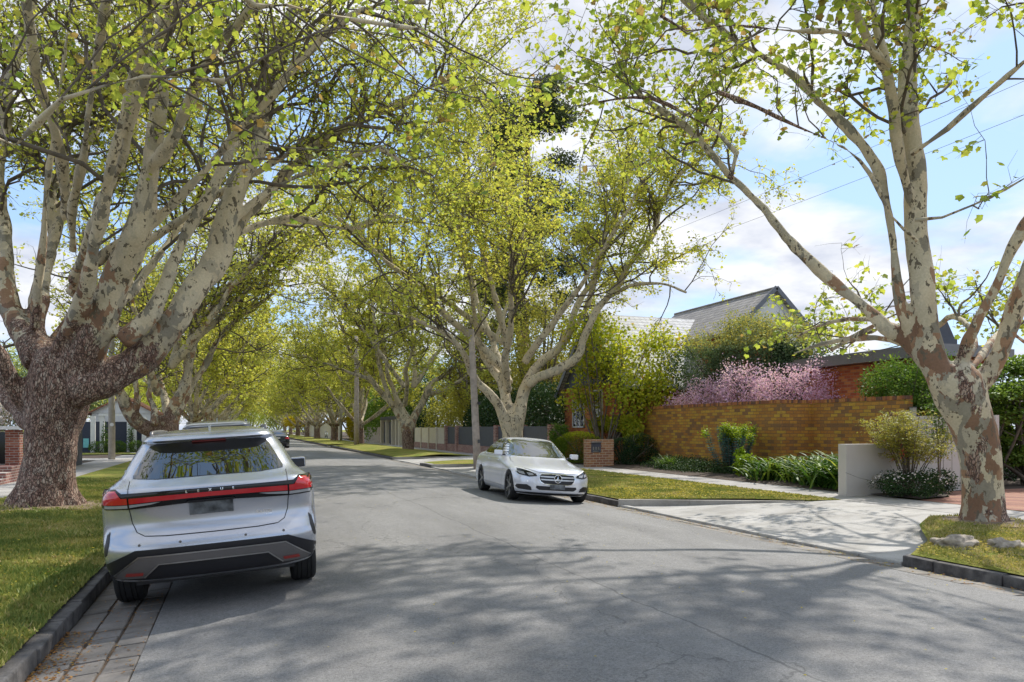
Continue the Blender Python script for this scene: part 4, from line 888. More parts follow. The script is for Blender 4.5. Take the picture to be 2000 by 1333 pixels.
# plane tree behind the camera on the left: only its boughs reach into the picture
B0 = Vector((-3.6, -5.5, 0)); r0_ = np.random.default_rng(16)
lim0 = [smoothpath([(B0 + Vector((0, 0, -.2)), .75), (B0 + Vector((0, 0, 1)), .6), (B0 + Vector((0, 0, 2.6)), .62), (B0 + Vector((0, 0, 3.2)), .4)])]
for az, t0a, t1a, L_ in ((88, 48, 42, 12), (62, 50, 50, 13), (40, 50, 42, 12), (15, 50, 30, 10), (110, 45, 30, 10), (160, 45, 30, 9), (-40, 45, 25, 10), (-100, 40, 25, 9), (30, 25, 30, 10), (70, 30, 38, 12), (76, 50, 58, 15), (58, 44, 56, 14.5)):
    lim0.append(limb(B0 + Vector((0, 0, 2.6)), az, t0a, t1a, L_, .2, .03, r0_))
for q0, rr in (([(-3.3, -3.5, 5.6), (-3.0, .5, 4.7)] + [tuple(P(*a)) for a in ((-60, 250, 7.2), (120, 195, 7.0), (280, 150, 7.2), (440, 160, 7.4))], .035), ([(-3.0, -4, 6.0), (-1.6, 1.0, 5.4)] + [tuple(P(*a)) for a in ((420, -60, 7.4), (560, 10, 7.6), (700, 40, 8.0), (840, 60, 8.6))], .035)):
    lim0.append(smoothpath([(Vector(v), max(.006, rr * (1 - i / len(q0)))) for i, v in enumerate(q0)]))
L0 = build_tree(name='plane_tree', label='nearest plane tree, only its overhead boughs with large leaves hang into view', cat='tree', base=tuple(B0), paths=lim0, seed=36, group='plane trees along the left verge',
    voxel=.08, rough=lambda co: np.clip(1.0 - .35 * np.maximum(0, co[:, 2] - 1.2), 0, 1), n2=2.0, n3=6, n4=5, nl=5, leaf=.10, tmpl=LEAF12, tintoff=.28, zmin=3.4, dens=lambda p: np.where(np.hypot(p[:, 0], p[:, 1]) < 9, np.where(p[:, 2] < 6, .34, .6) * (np.hypot(p[:, 0], p[:, 1]) > 5.2), np.where(p[:, 2] < 4.3, 0, 1.0)), t0=.4, len2=(1.4, 3.2), len3=(.6, 1.4), l4r=.0035)
# ------------------------------------------------------------------ cars
def pchip(xs, ys):
    xs = np.array(xs, float); ys = np.array(ys, float); h = np.diff(xs); d = np.diff(ys) / h; m_ = np.zeros(len(xs))
    for i in range(1, len(xs) - 1):
        if d[i - 1] * d[i] > 0:
            w1, w2 = 2 * h[i] + h[i - 1], h[i] + 2 * h[i - 1]; m_[i] = (w1 + w2) / (w1 / d[i - 1] + w2 / d[i])
    m_[0], m_[-1] = d[0], d[-1]
    def f(x):
        x = min(max(float(x), xs[0]), xs[-1]); i = min(int(np.searchsorted(xs, x, 'right')) - 1, len(h) - 1); t = (x - xs[i]) / h[i]
        return float((2 * t ** 3 - 3 * t * t + 1) * ys[i] + (t ** 3 - 2 * t * t + t) * h[i] * m_[i] + (-2 * t ** 3 + 3 * t * t) * ys[i + 1] + (t ** 3 - t * t) * h[i] * m_[i + 1])
    return f
def tbl(d): k = sorted(d); return pchip(k, [d[i] for i in k])
class Car:
    """a body given by level functions of height: rear, front, half width, corner lengths"""
    def __init__(s, sr, sf, w, ar, af, nr=2.6, nf=2.4, wheels=(), flare=.0, zs=None):
        s.sr, s.sf, s.w, s.ar, s.af = map(tbl, (sr, sf, w, ar, af)); s.nr, s.nf = nr, nf; s.wheels = wheels; s.flare = flare; s.zs = zs
    def E(s, u, n): u = min(max(u, 0), 1); return (1 - (1 - u) ** n) ** (1 / n)
    def side(s, a, z):
        w = s.w(z) * (1 + s.flare * sum(math.exp(-((a - c) / .38) ** 2) for c in s.wheels) * math.exp(-((z - .55) / .35) ** 2))
        return w * s.E((a - s.sr(z)) / s.ar(z), s.nr) * s.E((s.sf(z) - a) / s.af(z), s.nf)
    def _u(s, y, z, n): k = min(abs(y) / max(s.w(z), 1e-4), .9999); return 1 - (1 - k ** n) ** (1 / n)
    def rear(s, y, z): return s.sr(z) + s.ar(z) * s._u(y, z, s.nr)
    def front(s, y, z): return s.sf(z) - s.af(z) * s._u(y, z, s.nf)
    def body(s, name, m, root, arch_r=.37, zc=.34, ngrid=26):
        zs = s.zs; rings = []
        for z in zs:
            sr, sf, ar, af, w = s.sr(z), s.sf(z), s.ar(z), s.af(z), s.w(z); L = sf - sr
            k = min(1, L / (ar + af + 1e-6)); ar *= k; af *= k
            a = [sr + ar * (1 - math.cos(t * math.pi / 2 / 14)) for t in range(15)]
            a += [sr + ar + (L - ar - af) * t / ngrid for t in range(1, ngrid)]
            a += [sf - af * (1 - math.cos((14 - t) * math.pi / 2 / 14)) for t in range(15)]
            rings.append([(q, s.side(q, z) if 0 < i < len(a) - 1 else 0.0, z) for i, q in enumerate(a)])
        bm = bmesh.new(); n = len(rings[0]); V = []
        for r in rings:
            row = [bm.verts.new((y, q, z)) for q, y, z in r]
            row += [bm.verts.new((-y, q, z)) for q, y, z in r[1:-1]][::-1]; V.append(row)
        for A, B in zip(V, V[1:]):
            k = len(A)
            for i in range(k): bm.faces.new((A[i], A[(i + 1) % k], B[(i + 1) % k], B[i]))
        bm.faces.new(V[0][::-1]); bm.faces.new(V[-1])
        bmesh.ops.recalc_face_normals(bm, faces=bm.faces)
        me = bpy.data.meshes.new(name); bm.to_mesh(me); bm.free()
        o = bpy.data.objects.new('tmp', me); COL.objects.link(o)
        cm = MB()
        for c in s.wheels:
            for sg in (-1, 1):
                x0, x1 = sorted((sg * 1.3, sg * .52)); cm.lathe([(0, x0), (arch_r, x0), (arch_r, x1), (0, x1)], 40, Matrix.Translation((0, c, zc)), axis='x')
        cme = bpy.data.meshes.new('cut'); 
        bmc = bmesh.new(); vs = [bmc.verts.new(v) for v in cm.v]
        for f in cm.f:
            try: bmc.faces.new([vs[i] for i in f])
            except ValueError: pass
        bmesh.ops.remove_doubles(bmc, verts=bmc.verts, dist=1e-5); bmesh.ops.dissolve_degenerate(bmc, edges=bmc.edges, dist=1e-5)
        bmesh.ops.recalc_face_normals(bmc, faces=bmc.faces); bmc.to_mesh(cme); bmc.free()
        co_ = bpy.data.objects.new('cut', cme); COL.objects.link(co_)
        md = o.modifiers.new('b', 'BOOLEAN'); md.operation = 'DIFFERENCE'; md.object = co_; md.solver = 'EXACT'
        dg = bpy.context.evaluated_depsgraph_get(); nm = bpy.data.meshes.new_from_object(o.evaluated_get(dg)); nm.name = name
        bpy.data.objects.remove(o); bpy.data.objects.remove(co_)
        nm.materials.clear(); nm.polygons.foreach_set('use_smooth', [True] * len(nm.polygons)); nm.set_sharp_from_angle(angle=R(32))
        return link_mesh(name, nm, m, root)
def panel(name, outline, fn, off, m, root, step=.04, thick=.02, smooth=True):
    """outline (a,b); fn(a,b,d) -> point at outward offset d. A thin shell following the surface."""
    bm = bmesh.new(); bm.faces.new([bm.verts.new((a, b, 0)) for a, b in outline])
    xs = [p[0] for p in outline]; ys_ = [p[1] for p in outline]
    for ax, lo, hi in ((0, min(xs), max(xs)), (1, min(ys_), max(ys_))):
        n = int((hi - lo) / step)
        for i in range(1, n + 1):
            c = lo + (hi - lo) * i / (n + 1); co = (c, 0, 0) if ax == 0 else (0, c, 0); no = (1, 0, 0) if ax == 0 else (0, 1, 0)
            bmesh.ops.bisect_plane(bm, geom=bm.verts[:] + bm.edges[:] + bm.faces[:], plane_co=co, plane_no=no)
    bm.verts.ensure_lookup_table(); base = [(v.co.x, v.co.y) for v in bm.verts]
    bd = [(e.verts[0].index, e.verts[1].index) for e in bm.edges if len(e.link_faces) == 1]
    fs = [[v.index for v in f.verts] for f in bm.faces]; bm.free(); n = len(base)
    vs = [fn(a, b, off) for a, b in base] + [fn(a, b, off - thick) for a, b in base]
    F_ = [tuple(f) for f in fs] + [tuple(n + i for i in f[::-1]) for f in fs] + [(a, b, n + b, n + a) for a, b in bd]
    me = bpy.data.meshes.new(name); me.from_pydata([tuple(v) for v in vs], [], F_)
    bm = bmesh.new(); bm.from_mesh(me); bmesh.ops.recalc_face_normals(bm, faces=bm.faces); bm.to_mesh(me); bm.free()
    me.polygons.foreach_set('use_smooth', [smooth] * len(me.polygons)); me.set_sharp_from_angle(angle=R(50))
    return link_mesh(name, me, m, root)
def sym(pts): return pts + [(-a, b) for a, b in pts[::-1]]
def line_outline(path, w):
    """a thin ribbon outline around an open path"""
    L, Rr = [], []
    for i, p in enumerate(path):
        a = Vector(path[max(i - 1, 0)]); b = Vector(path[min(i + 1, len(path) - 1)]); d = (b - a).normalized(); n = Vector((-d.y, d.x)) * w / 2
        L.append((p[0] + n.x, p[1] + n.y)); Rr.append((p[0] - n.x, p[1] - n.y))
    return L + Rr[::-1]
def ribbon(name, path, w, fn, off, m, root):
    """quads along a path on a surface"""
    pts = []
    for (a, b), (c, d) in zip(path, path[1:]):
        k = max(1, int(math.hypot(c - a, d - b) / .03)); pts += [(a + (c - a) * i / k, b + (d - b) * i / k) for i in range(k)]
    pts.append(path[-1]); o = line_outline(pts, w); n = len(pts)
    vs = [fn(a, b, off) for a, b in o]
    me = bpy.data.meshes.new(name); me.from_pydata([tuple(v) for v in vs], [], [(i, i + 1, 2 * n - 2 - i, 2 * n - 1 - i) for i in range(n - 1)])
    return link_mesh(name, me, m, root)
def wheel(root, x, y, r=.36, wd=.235, rim=.25, spokes=5, m='rim', steer=0.0):
    sg = 1 if x > 0 else -1; Mx = Matrix.Translation((x, y, r)) @ Matrix.Rotation(steer, 4, 'Z')
    h = wd / 2; mb = MB()
    prof = [(rim - .01, -h + .02), (rim + .02, -h), (r - .03, -h - .004), (r - .008, -h + .014)]
    for k in (-.07, -.03, .03, .07): prof += [(r, k - .018), (r, k - .005), (r - .009, k - .003), (r - .009, k + .003), (r, k + .005)]
    prof += [(r, h - .03), (r - .008, h - .014), (r - .03, h + .004), (rim + .02, h), (rim - .01, h - .02), (rim - .03, 0), (rim - .01, -h + .02)]
    mb.lathe(prof, 44, Mx, axis='x'); w_ = mb.build('wheel', M['rubber'], root, org=(0, 0, 0), smooth=False)
    w_.data.set_sharp_from_angle(angle=R(30))
    mb = MB(); e = h - .015
    mb.lathe([(rim + .008, sg * e), (rim + .008, sg * (e - .02)), (rim - .02, sg * (e - .03)), (rim - .035, -sg * h * .8)], 44, Mx, axis='x')
    mb.lathe([(.0, sg * (e - .015)), (.055, sg * (e - .015)), (.06, sg * (e - .04)), (.065, -sg * .02)], 20, Mx, axis='x')
    for k in range(spokes):
        for da in (-.16, .16):
            a = 2 * math.pi * k / spokes; a2 = a + da; 
            p0 = Vector((sg * (e - .02), .05 * math.cos(a), .05 * math.sin(a))); p1 = Vector((sg * (e - .008), (rim) * math.cos(a2), rim * math.sin(a2)))
            d = (p1 - p0); t = Vector((0, -math.sin(a2), math.cos(a2))) * .016; n = Vector((sg * .012, 0, 0))
            vs = [p0 - t - n * 2, p0 + t - n * 2, p1 + t * .9 - n * 2, p1 - t * .9 - n * 2, p0 - t + n * .4, p0 + t + n * .4, p1 + t * .9 + n * .4, p1 - t * .9 + n * .4]
            mb.add([Mx @ v for v in vs], [(3, 2, 1, 0), (4, 5, 6, 7), (0, 1, 5, 4), (1, 2, 6, 5), (2, 3, 7, 6), (3, 0, 4, 7)])
    rm = mb.build('rim', M[m], w_, org=(0, 0, 0), smooth=False, bevel=0)
    mb = MB(); mb.lathe([(0, -sg * .03), (rim - .02, -sg * .03), (rim - .02, sg * .0), (0, sg * .0)], 24, Mx, axis='x')
    mb.build('brake_disc', M['black'], w_, org=(0, 0, 0)); return w_
def text3(name, s, size, m, root, fn, x0, z0, off, ext=.003, space=1.0, flip=1, bold=0.0):
    cu = bpy.data.curves.new(name, 'FONT'); cu.body = s; cu.size = size; cu.extrude = ext; cu.align_x = 'CENTER'; cu.space_character = space; cu.offset = bold
    o = bpy.data.objects.new('t', cu); COL.objects.link(o); dg = bpy.context.evaluated_depsgraph_get()
    me = bpy.data.meshes.new_from_object(o.evaluated_get(dg)); bpy.data.objects.remove(o); me.name = name
    for v in me.vertices:
        x, y, z = v.co; v.co = fn(x0 + flip * x, z0 + y, off + z)
    me.materials.clear(); return link_mesh(name, me, M[m], root)
def place(root, x, y, heading, roll):
    """heading: rotation about z; roll: kerb-side drop along world X (positive lowers +X)"""
    root.rotation_mode = 'QUATERNION'
    root.location = (x, y, zr(x)); root.rotation_quaternion = (Matrix.Rotation(R(roll), 4, 'Y') @ Matrix.Rotation(R(heading), 4, 'Z')).to_quaternion()

SUV = Car(
    sr={.28: .34, .34: .12, .42: .06, .55: .015, .62: .0, .70: .03, .76: .085, .86: .115, .98: .10, 1.06: .07, 1.12: .055, 1.17: .075, 1.21: .15, 1.26: .22, 1.40: .40, 1.53: .575, 1.565: .60, 1.59: .52, 1.62: .54, 1.65: .66, 1.675: 1.0, 1.69: 1.4, 1.70: 2.0},
    sf={.28: 4.5, .4: 4.82, .6: 4.89, .8: 4.86, .95: 4.72, 1.05: 4.3, 1.12: 3.8, 1.2: 3.5, 1.4: 3.05, 1.55: 2.7, 1.65: 2.4, 1.70: 2.1},
    w={.28: .80, .34: .88, .42: .925, .55: .945, .75: .955, .9: .955, 1.02: .95, 1.10: .935, 1.17: .90, 1.22: .845, 1.27: .795, 1.40: .735, 1.53: .665, 1.60: .615, 1.64: .56, 1.67: .46, 1.69: .30, 1.70: .06},
    ar={.28: .4, .6: .42, 1.0: .40, 1.17: .42, 1.26: .5, 1.5: .5, 1.6: .45, 1.70: .05}, af={.28: .7, .8: .9, 1.1: 1.0, 1.3: .6, 1.6: .5, 1.70: .05},
    nr=3.4, nf=2.5, wheels=(1.05, 3.9), flare=.012, zs=sorted(set([.28, .31, .34, .38, .42, .48, .55, .6, .65, .70, .74, .78, .82, .86, .92, .98, 1.02, 1.06, 1.09, 1.12, 1.145, 1.17, 1.19, 1.21, 1.235, 1.26, 1.3, 1.35, 1.4, 1.45, 1.49, 1.53, 1.55, 1.565, 1.58, 1.59, 1.605, 1.62, 1.635, 1.65, 1.66, 1.67, 1.68, 1.69, 1.696, 1.70])))
def make_suv(label, paintm, group=None, hero=True):
    C = SUV; root = empty('suv', (0, 0, 0), label, 'car', group)
    C.body('body', M[paintm], root, .40, .37)
    fr = lambda y, z, d: (y, C.rear(y, z) - d, z)
    ff = lambda y, z, d: (y, C.front(y, z) + d, z)
    def fs(sg): return lambda a, z, d: (sg * (C.side(a, z) + d), a, z)
    # rear window, with black surround
    rw = panel('rear_window', sym([(.0, 1.25), (.45, 1.247), (.665, 1.262), (.668, 1.285), (.565, 1.50), (.535, 1.545), (.48, 1.562), (0, 1.568)][::1])[:-0 or None], fr, .008, M['glass'], root, .05)
    panel('high_brake_light', [(-.16, 1.558), (.16, 1.558), (.15, 1.572), (-.15, 1.572)], fr, .02, M['dull_red'], root, .05)
    # rear wiper hidden; shark fin, roof rails
    mb = MB(); mb.prism([(-.09, 0), (.10, 0), (-.05, .075), (-.085, .07)], -.012, .012, Matrix.Translation((0, .98, 1.655)) @ Matrix.Rotation(R(90), 4, 'Z') @ Matrix.Rotation(R(90), 4, 'X') @ Matrix.Scale(-1, 4, (1, 0, 0)) @ Matrix.Identity(4))
    mb.build('antenna_fin', M[paintm], root, smooth=False, bevel=.004)
    for sg in (-1, 1):
        mb = MB(); pts = [(sg * .55, a, 1.655 + dz_) for a, dz_ in ((.95, -.02), (1.02, .018), (1.5, .026), (2.2, .026), (2.65, .018), (2.74, -.03))]
        mb.tube(pts, [.012, .018, .018, .018, .018, .012], 8); mb.build('roof_rail', M['garnish'], root, smooth=True)
    # tail light bar
    lb = panel('tail_light', sym([(0, 1.022), (.69, .995), (.90, 1.0), (.935, 1.03), (.94, 1.135), (.925, 1.178), (.80, 1.182), (.745, 1.142), (.0, 1.142)]), fr, .014, M['gloss_black'], root, .035)
    panel('light_bar', sym([(0, 1.062), (.45, 1.055), (.685, 1.045), (.685, 1.096), (.45, 1.101), (0, 1.103)]), fr, .022, M['red_lens'], lb, .04)
    for sg in (-1, 1):
        q = [(.70, 1.042), (.918, 1.046), (.934, 1.08), (.925, 1.165), (.80, 1.168), (.75, 1.10), (.70, 1.098)]; q = [(sg * a, b) for a, b in q]
        panel('red_lens', q if sg > 0 else q[::-1], fr, .024, M['red_lens'], lb, .03)
        q = [(.42, 1.048), (.685, 1.038), (.685, 1.012), (.50, 1.03)]; panel('clear_lens', [(sg * a, b) for a, b in q], fr, .021, M['lens'], lb, .04)
        q = [(.70, 1.036), (.905, 1.038), (.905, 1.012), (.70, 1.008)]; panel('clear_lens', [(sg * a, b) for a, b in q], fr, .021, M['lens'], lb, .04)
    if hero:
        for i, ch in enumerate('LEXUS'): text3('letter', ch, .036, 'chrome', lb, fr, -.20 + i * .10, 1.108, .018, .003, 1, 1, .0006)
        text3('badge', 'RX350h', .042, 'chrome', root, fr, .46, .855, .006, .003, 1.05, 1, .0004)
        text3('badge', 'AWD', .022, 'chrome', root, fr, .50, .832, .006, .002, 1.1)
    # number plate (blurred dark in the photo), plate lip
    fl = lambda a, z, d: (a, C.rear(0, .97) - .012 - d, z)
    pl = panel('licence_plate', [(-.19, .90), (.19, .90), (.19, 1.012), (-.19, 1.012)], lambda a, z, d: (a, C.rear(0, z) - d, z), .016, M['plate'], root, .1)
    panel('plate_rim', [(-.20, 1.012), (.20, 1.012), (.20, 1.02), (-.20, 1.02)], lambda a, z, d: (a, C.rear(0, z) - d, z), .018, M['black'], pl, .1)
    panel('tailgate_handle', [(-.21, 1.022), (.21, 1.022), (.19, 1.034), (-.19, 1.034)], lambda a, z, d: (a, C.rear(0, z) - d, z), .03, M['black'], root, .1)
    # tailgate shut line
    ribbon('tailgate_seam', [(-.69, 1.24), (-.69, .99), (-.675, .87), (-.64, .785), (-.575, .748), (-.4, .737), (0, .734), (.4, .737), (.575, .748), (.64, .785), (.675, .87), (.69, .99), (.69, 1.24)], .007, fr, .003, M['black'], root)
    # sculpted recess under the light bar
    # lower bumper
    panel('bumper', sym([(0, .34), (.60, .345), (.87, .37), (.925, .42), (.93, .505), (.90, .525), (.66, .632), (.0, .632)]), fr, .016, M['black'], root, .04)
    g = [(.83, .372), (.865, .40), (.63, .575), (.0, .575), (0, .498), (.45, .498), (.60, .372)]
    panel('bumper_garnish', sym(g)[:0] or [(.83, .372), (.865, .40), (.63, .572), (-.63, .572), (-.865, .40), (-.83, .372), (-.60, .372), (-.47, .492), (.47, .492), (.60, .372)], fr, .034, M['garnish'], root, .04)
    ribbon('garnish_edge', [(-.865, .402), (-.63, .572), (.63, .572), (.865, .402)], .012, fr, .037, M['metal'], root)
    ribbon('garnish_edge', [(-.60, .375), (-.47, .492), (.47, .492), (.60, .375)], .012, fr, .037, M['metal'], root)
    for sg in (-1, 1):
        panel('reflector', [(sg * a, b) for a, b in ((.61, .398), (.76, .398), (.745, .428), (.60, .426))], fr, .042, M['dull_red'], root, .05)
        panel('bumper_vent', [(sg * a, b) for a, b in ((.873, .80), (.90, .77), (.933, .60), (.925, .575), (.905, .60), (.88, .70))], fr, .006, M['black'], root, .03)
        # parking sensors
        for yy in (.28, .62):
            mb = MB(); mb.lathe([(0, -.004), (.012, -.004), (.012, .01)], 14, Matrix.Translation((sg * yy, C.rear(yy, .675), .675)) @ Matrix.Rotation(R(90), 4, 'Z') @ Matrix.Identity(4), axis='x')
            mb.build('sensor', M['garnish'], root)
        # side windows and mouldings
        f = fs(sg)
        panel('side_window', [(1.0, 1.27), (1.02, 1.33), (1.35, 1.47), (1.62, 1.53), (2.05, 1.545), (2.05, 1.25), (1.3, 1.24)], f, .006, M['glass'], root, .08)
        panel('side_window', [(2.10, 1.25), (2.10, 1.545), (2.5, 1.52), (2.9, 1.38), (3.12, 1.22)], f, .006, M['glass'], root, .08)
        panel('sill', [(1.5, .30), (3.45, .30), (3.45, .42), (1.5, .42)], f, .012, M['black'], root, .2)
        for wc in (1.05, 3.9):
            ar_ = []
            for k in range(15):
                a = math.pi * k / 14; ar_.append((wc + .46 * math.cos(a), .37 + .455 * math.sin(a)))
            inner = [(wc + .402 * math.cos(math.pi * k / 14), .37 + .402 * math.sin(math.pi * k / 14)) for k in range(15)][::-1]
            panel('arch_trim', [(a, max(b, .30)) for a, b in ar_ + inner], f, .012, M['black'], root, .1)
        ribbon('door_seam', [(1.55, .5), (1.52, .9), (1.7, 1.2)], .007, f, .002, M['black'], root)
        ribbon('door_seam', [(2.07, .45), (2.08, 1.22)], .007, f, .002, M['black'], root)
        for hy in (1.80, 2.75):
            panel('door_handle', [(hy, .99), (hy + .2, .99), (hy + .2, 1.02), (hy, 1.02)], f, .03, M[paintm], root, .08)
        mr = MB(); mr.box(-.10, .10, -.06, .06, -.07, .07, Matrix.Translation((sg * .985, 3.0, 1.17)) @ Matrix.Rotation(sg * R(-8), 4, 'Z')); dm = mr.build('door_mirror', M[paintm], root, bevel=.03)
        mr = MB(); mr.box(-.085, .085, -.004, .004, -.055, .055, Matrix.Translation((sg * .98, 2.934, 1.165)) @ Matrix.Rotation(sg * R(-8), 4, 'Z')); mr.build('mirror_glass', M['gloss_black'], dm, org=(0, 0, 0))
        mr = MB(); mr.box(-.06, .06, -.04, .03, -.02, .02, Matrix.Translation((sg * .92, 3.02, 1.13))); mr.build('mirror_arm', M['black'], dm, org=(0, 0, 0), bevel=.008)
        panel('headlight', [(sg * a, b) for a, b in ((.45, .83), (.80, .82), (.82, .90), (.50, .88))], ff, .01, M['lens'], root, .06)
    panel('windscreen', sym([(0, 1.2), (.70, 1.2), (.60, 1.52), (.5, 1.57), (0, 1.58)]), ff, .006, M['screen_glass'], root, .06)
    panel('grille', sym([(0, .40), (.6, .40), (.45, .85), (0, .88)]), ff, .01, M['black'], root, .06)
    mb = MB(); mb.box(-.72, .72, .5, 4.4, .24, .34); mb.build('underbody', M['black'], root)
    for x, y in ((-.83, 1.05), (.83, 1.05), (-.83, 3.9), (.83, 3.9)): wheel(root, x, y, .37, .24, .26)
    return root
M['plate'] = simple('blurred_plate', (.11, .12, .13), .5, var=.8, vs=9)
suv = make_suv('silver SUV parked with its back to the camera, red light bar across the tailgate', 'silver', 'cars parked along the kerb')
place(suv, -.19, 7.45, 0, -3.8)
suv2 = copy_tree(suv, (0, 0, 0), label='grey SUV parked ahead of the silver one, only its roof showing', group='cars parked along the kerb')
suv2.rotation_mode = 'QUATERNION'; place(suv2, -.33, 15.2, 0, -3.6); suv2.scale = (1, 1, 1.095)
for ch in suv2.children:
    if ch.name.startswith('body') or ch.name.startswith('door_handle'):
        ch.data = ch.data.copy(); ch.data.materials[0] = M['grey_paint']

SED = Car(
    sr={.17: .30, .3: .06, .5: .01, .7: .03, .85: .06, .93: .10, .98: .16, 1.01: .34, 1.035: .60, 1.07: .74, 1.2: 1.02, 1.32: 1.32, 1.38: 1.52, 1.42: 1.74, 1.44: 2.05},
    sf={.17: 4.60, .25: 4.67, .40: 4.69, .55: 4.68, .66: 4.64, .72: 4.56, .77: 4.40, .82: 4.15, .87: 3.86, .92: 3.58, .96: 3.38, 1.0: 3.26, 1.1: 3.06, 1.2: 2.87, 1.3: 2.66, 1.37: 2.47, 1.41: 2.28, 1.44: 2.1},
    w={.17: .83, .25: .88, .4: .90, .6: .905, .75: .90, .85: .89, .92: .87, .96: .835, 1.0: .805, 1.1: .765, 1.2: .715, 1.3: .655, 1.37: .595, 1.41: .50, 1.43: .36, 1.44: .05},
    ar={.17: .4, .9: .5, 1.0: .5, 1.1: .34, 1.3: .32, 1.44: .05}, af={.17: .75, .5: .72, .72: .95, .82: 1.25, .92: 1.1, 1.0: .6, 1.2: .5, 1.44: .05},
    nr=2.8, nf=2.5, wheels=(1.04, 3.88), flare=.012, zs=[.17, .20, .25, .3, .36, .42, .5, .56, .61, .66, .69, .72, .745, .77, .79, .81, .83, .85, .87, .89, .905, .92, .935, .95, .965, .98, 1.0, 1.015, 1.035, 1.06, 1.1, 1.15, 1.2, 1.25, 1.3, 1.34, 1.37, 1.39, 1.405, 1.42, 1.43, 1.436, 1.44])
def make_sedan(label, paintm, group=None, facing='front', platem='plate'):
    C = SED; root = empty('sedan', (0, 0, 0), label, 'car', group)
    C.body('body', M[paintm], root, .355, .33)
    fr = lambda y, z, d: (y, C.rear(y, z) - d, z)
    ff = lambda y, z, d: (y, C.front(y, z) + d, z)
    def fs(sg): return lambda a, z, d: (sg * (C.side(a, z) + d), a, z)
    panel('windscreen', sym([(0, .985), (.45, .98), (.69, .995), (.70, 1.02), (.585, 1.27), (.53, 1.35), (.46, 1.378), (0, 1.388)]), ff, .008, M['screen_glass'], root, .05)
    panel('rear_window', sym([(0, 1.05), (.62, 1.06), (.56, 1.24), (.48, 1.36), (0, 1.375)]), fr, .006, M['glass'], root, .06)
    ribbon('bonnet_seam', [(-.70, .955), (-.76, .86), (-.66, .735), (-.42, .672), (0, .665), (.42, .672), (.66, .735), (.76, .86), (.70, .955)], .007, ff, .002, M['black'], root)
    for sg in (-1, 1):
        q = [(.36, .665), (.40, .70), (.43, .715)]
    # grille with two bars and star
    gr = panel('grille', sym([(0, .415), (.30, .42), (.385, .47), (.415, .55), (.395, .62), (.36, .64), (0, .645)]), ff, .012, M['black'], root, .05)
    for k, zz0 in ((0, .5), (1, .565)):
        panel('grille_bar', sym([(0, zz0), (.37 + k * .015, zz0 + .004), (.38 + k * .015, zz0 + .03), (0, zz0 + .03)]), ff, .024, M['metal'], gr, .06)
    ribbon('grille_frame', [(0, .645), (.36, .64), (.395, .62), (.415, .55), (.385, .47), (.30, .42), (0, .415), (-.30, .42), (-.385, .47), (-.415, .55), (-.395, .62), (-.36, .64), (0, .645)], .014, ff, .02, M['chrome'], gr)
    yf = C.front(0, .545) + .035
    mb = MB(); Mx = Matrix.Translation((0, yf, .545)); n = 36
    mb.tube([(.085 * math.cos(a), yf, .545 + .085 * math.sin(a)) for a in np.linspace(0, 2 * math.pi, n + 1)], .008, 8, False)
    for k in range(3):
        a = R(90 + 120 * k); tip = Vector((.08 * math.cos(a), yf, .545 + .08 * math.sin(a))); t = Vector((-math.sin(a), 0, math.cos(a))) * .015
        c = Vector((0, yf, .545)); up = Vector((0, .012, 0))
        mb.add([c - t, c + t, tip, c + up, c - t - up, c + t - up, tip - up * .5], [(0, 2, 3), (2, 1, 3), (1, 0, 3), (4, 5, 6), (0, 4, 6, 2), (1, 2, 6, 5), (0, 1, 5, 4)])
    mb.build('star_emblem', M['chrome'], gr, org=(0, 0, 0), smooth=False)
    mb = MB(); mb.lathe([(0, 0), (.083, 0), (.083, -.02)], 30, Matrix.Translation((0, yf - .01, .545)) @ Matrix.Rotation(R(90), 4, 'Z'), axis='x'); mb.build('emblem_plate', M['gloss_black'], gr, org=(0, 0, 0))
    # lower intakes, plate
    panel('lower_intake', sym([(0, .285), (.40, .285), (.47, .33), (.46, .375), (0, .37)]), ff, .008, M['black'], root, .05)
    panel('licence_plate', [(-.17, .315), (.17, .315), (.17, .42), (-.17, .42)], lambda a, z, d: (a, C.front(0, .36) + d, z), .04, M['plate'], root, .1, .02)
    panel('bumper_lip', sym([(0, .175), (.55, .178), (.80, .19), (.82, .215), (.5, .225), (0, .225)]), ff, .015, M['black'], root, .05)
    for sg in (-1, 1):
        s_ = lambda q: [(sg * a, b) for a, b in q]
        panel('side_intake', s_([(.55, .265), (.80, .28), (.85, .33), (.83, .38), (.66, .39), (.57, .34)]), ff, .008, M['black'], root, .05)
        ribbon('intake_trim', s_([(.52, .262), (.56, .36), (.66, .40), (.84, .39)]), .012, ff, .012, M[paintm], root)
        hl = panel('headlight', s_([(.455, .585), (.62, .56), (.80, .60), (.868, .68), (.87, .745), (.80, .755), (.60, .70), (.48, .64)]), ff, .008, M['gloss_black'], root, .035)
        panel('reflector_bowl', s_([(.52, .60), (.62, .59), (.66, .65), (.55, .64)]), ff, .013, M['lens'], hl, .03)
        panel('reflector_bowl', s_([(.69, .60), (.79, .62), (.83, .68), (.71, .66)]), ff, .013, M['lens'], hl, .03)
        ribbon('lamp_strip', s_([(.49, .642), (.60, .692), (.72, .727), (.83, .745)]), .014, ff, .014, M['white'], hl)
        panel('tail_light', s_([(.52, .74), (.80, .72), (.86, .78), (.85, .86), (.60, .86)]), fr, .01, M['red_lens'], root, .05)
        f = fs(sg)
        W1 = [(.98, 1.045), (1.25, 1.185), (1.55, 1.315), (1.85, 1.362), (2.02, 1.368), (2.0, 1.0), (1.3, 1.0)]
        panel('side_window', W1, f, .006, M['glass'], root, .07)
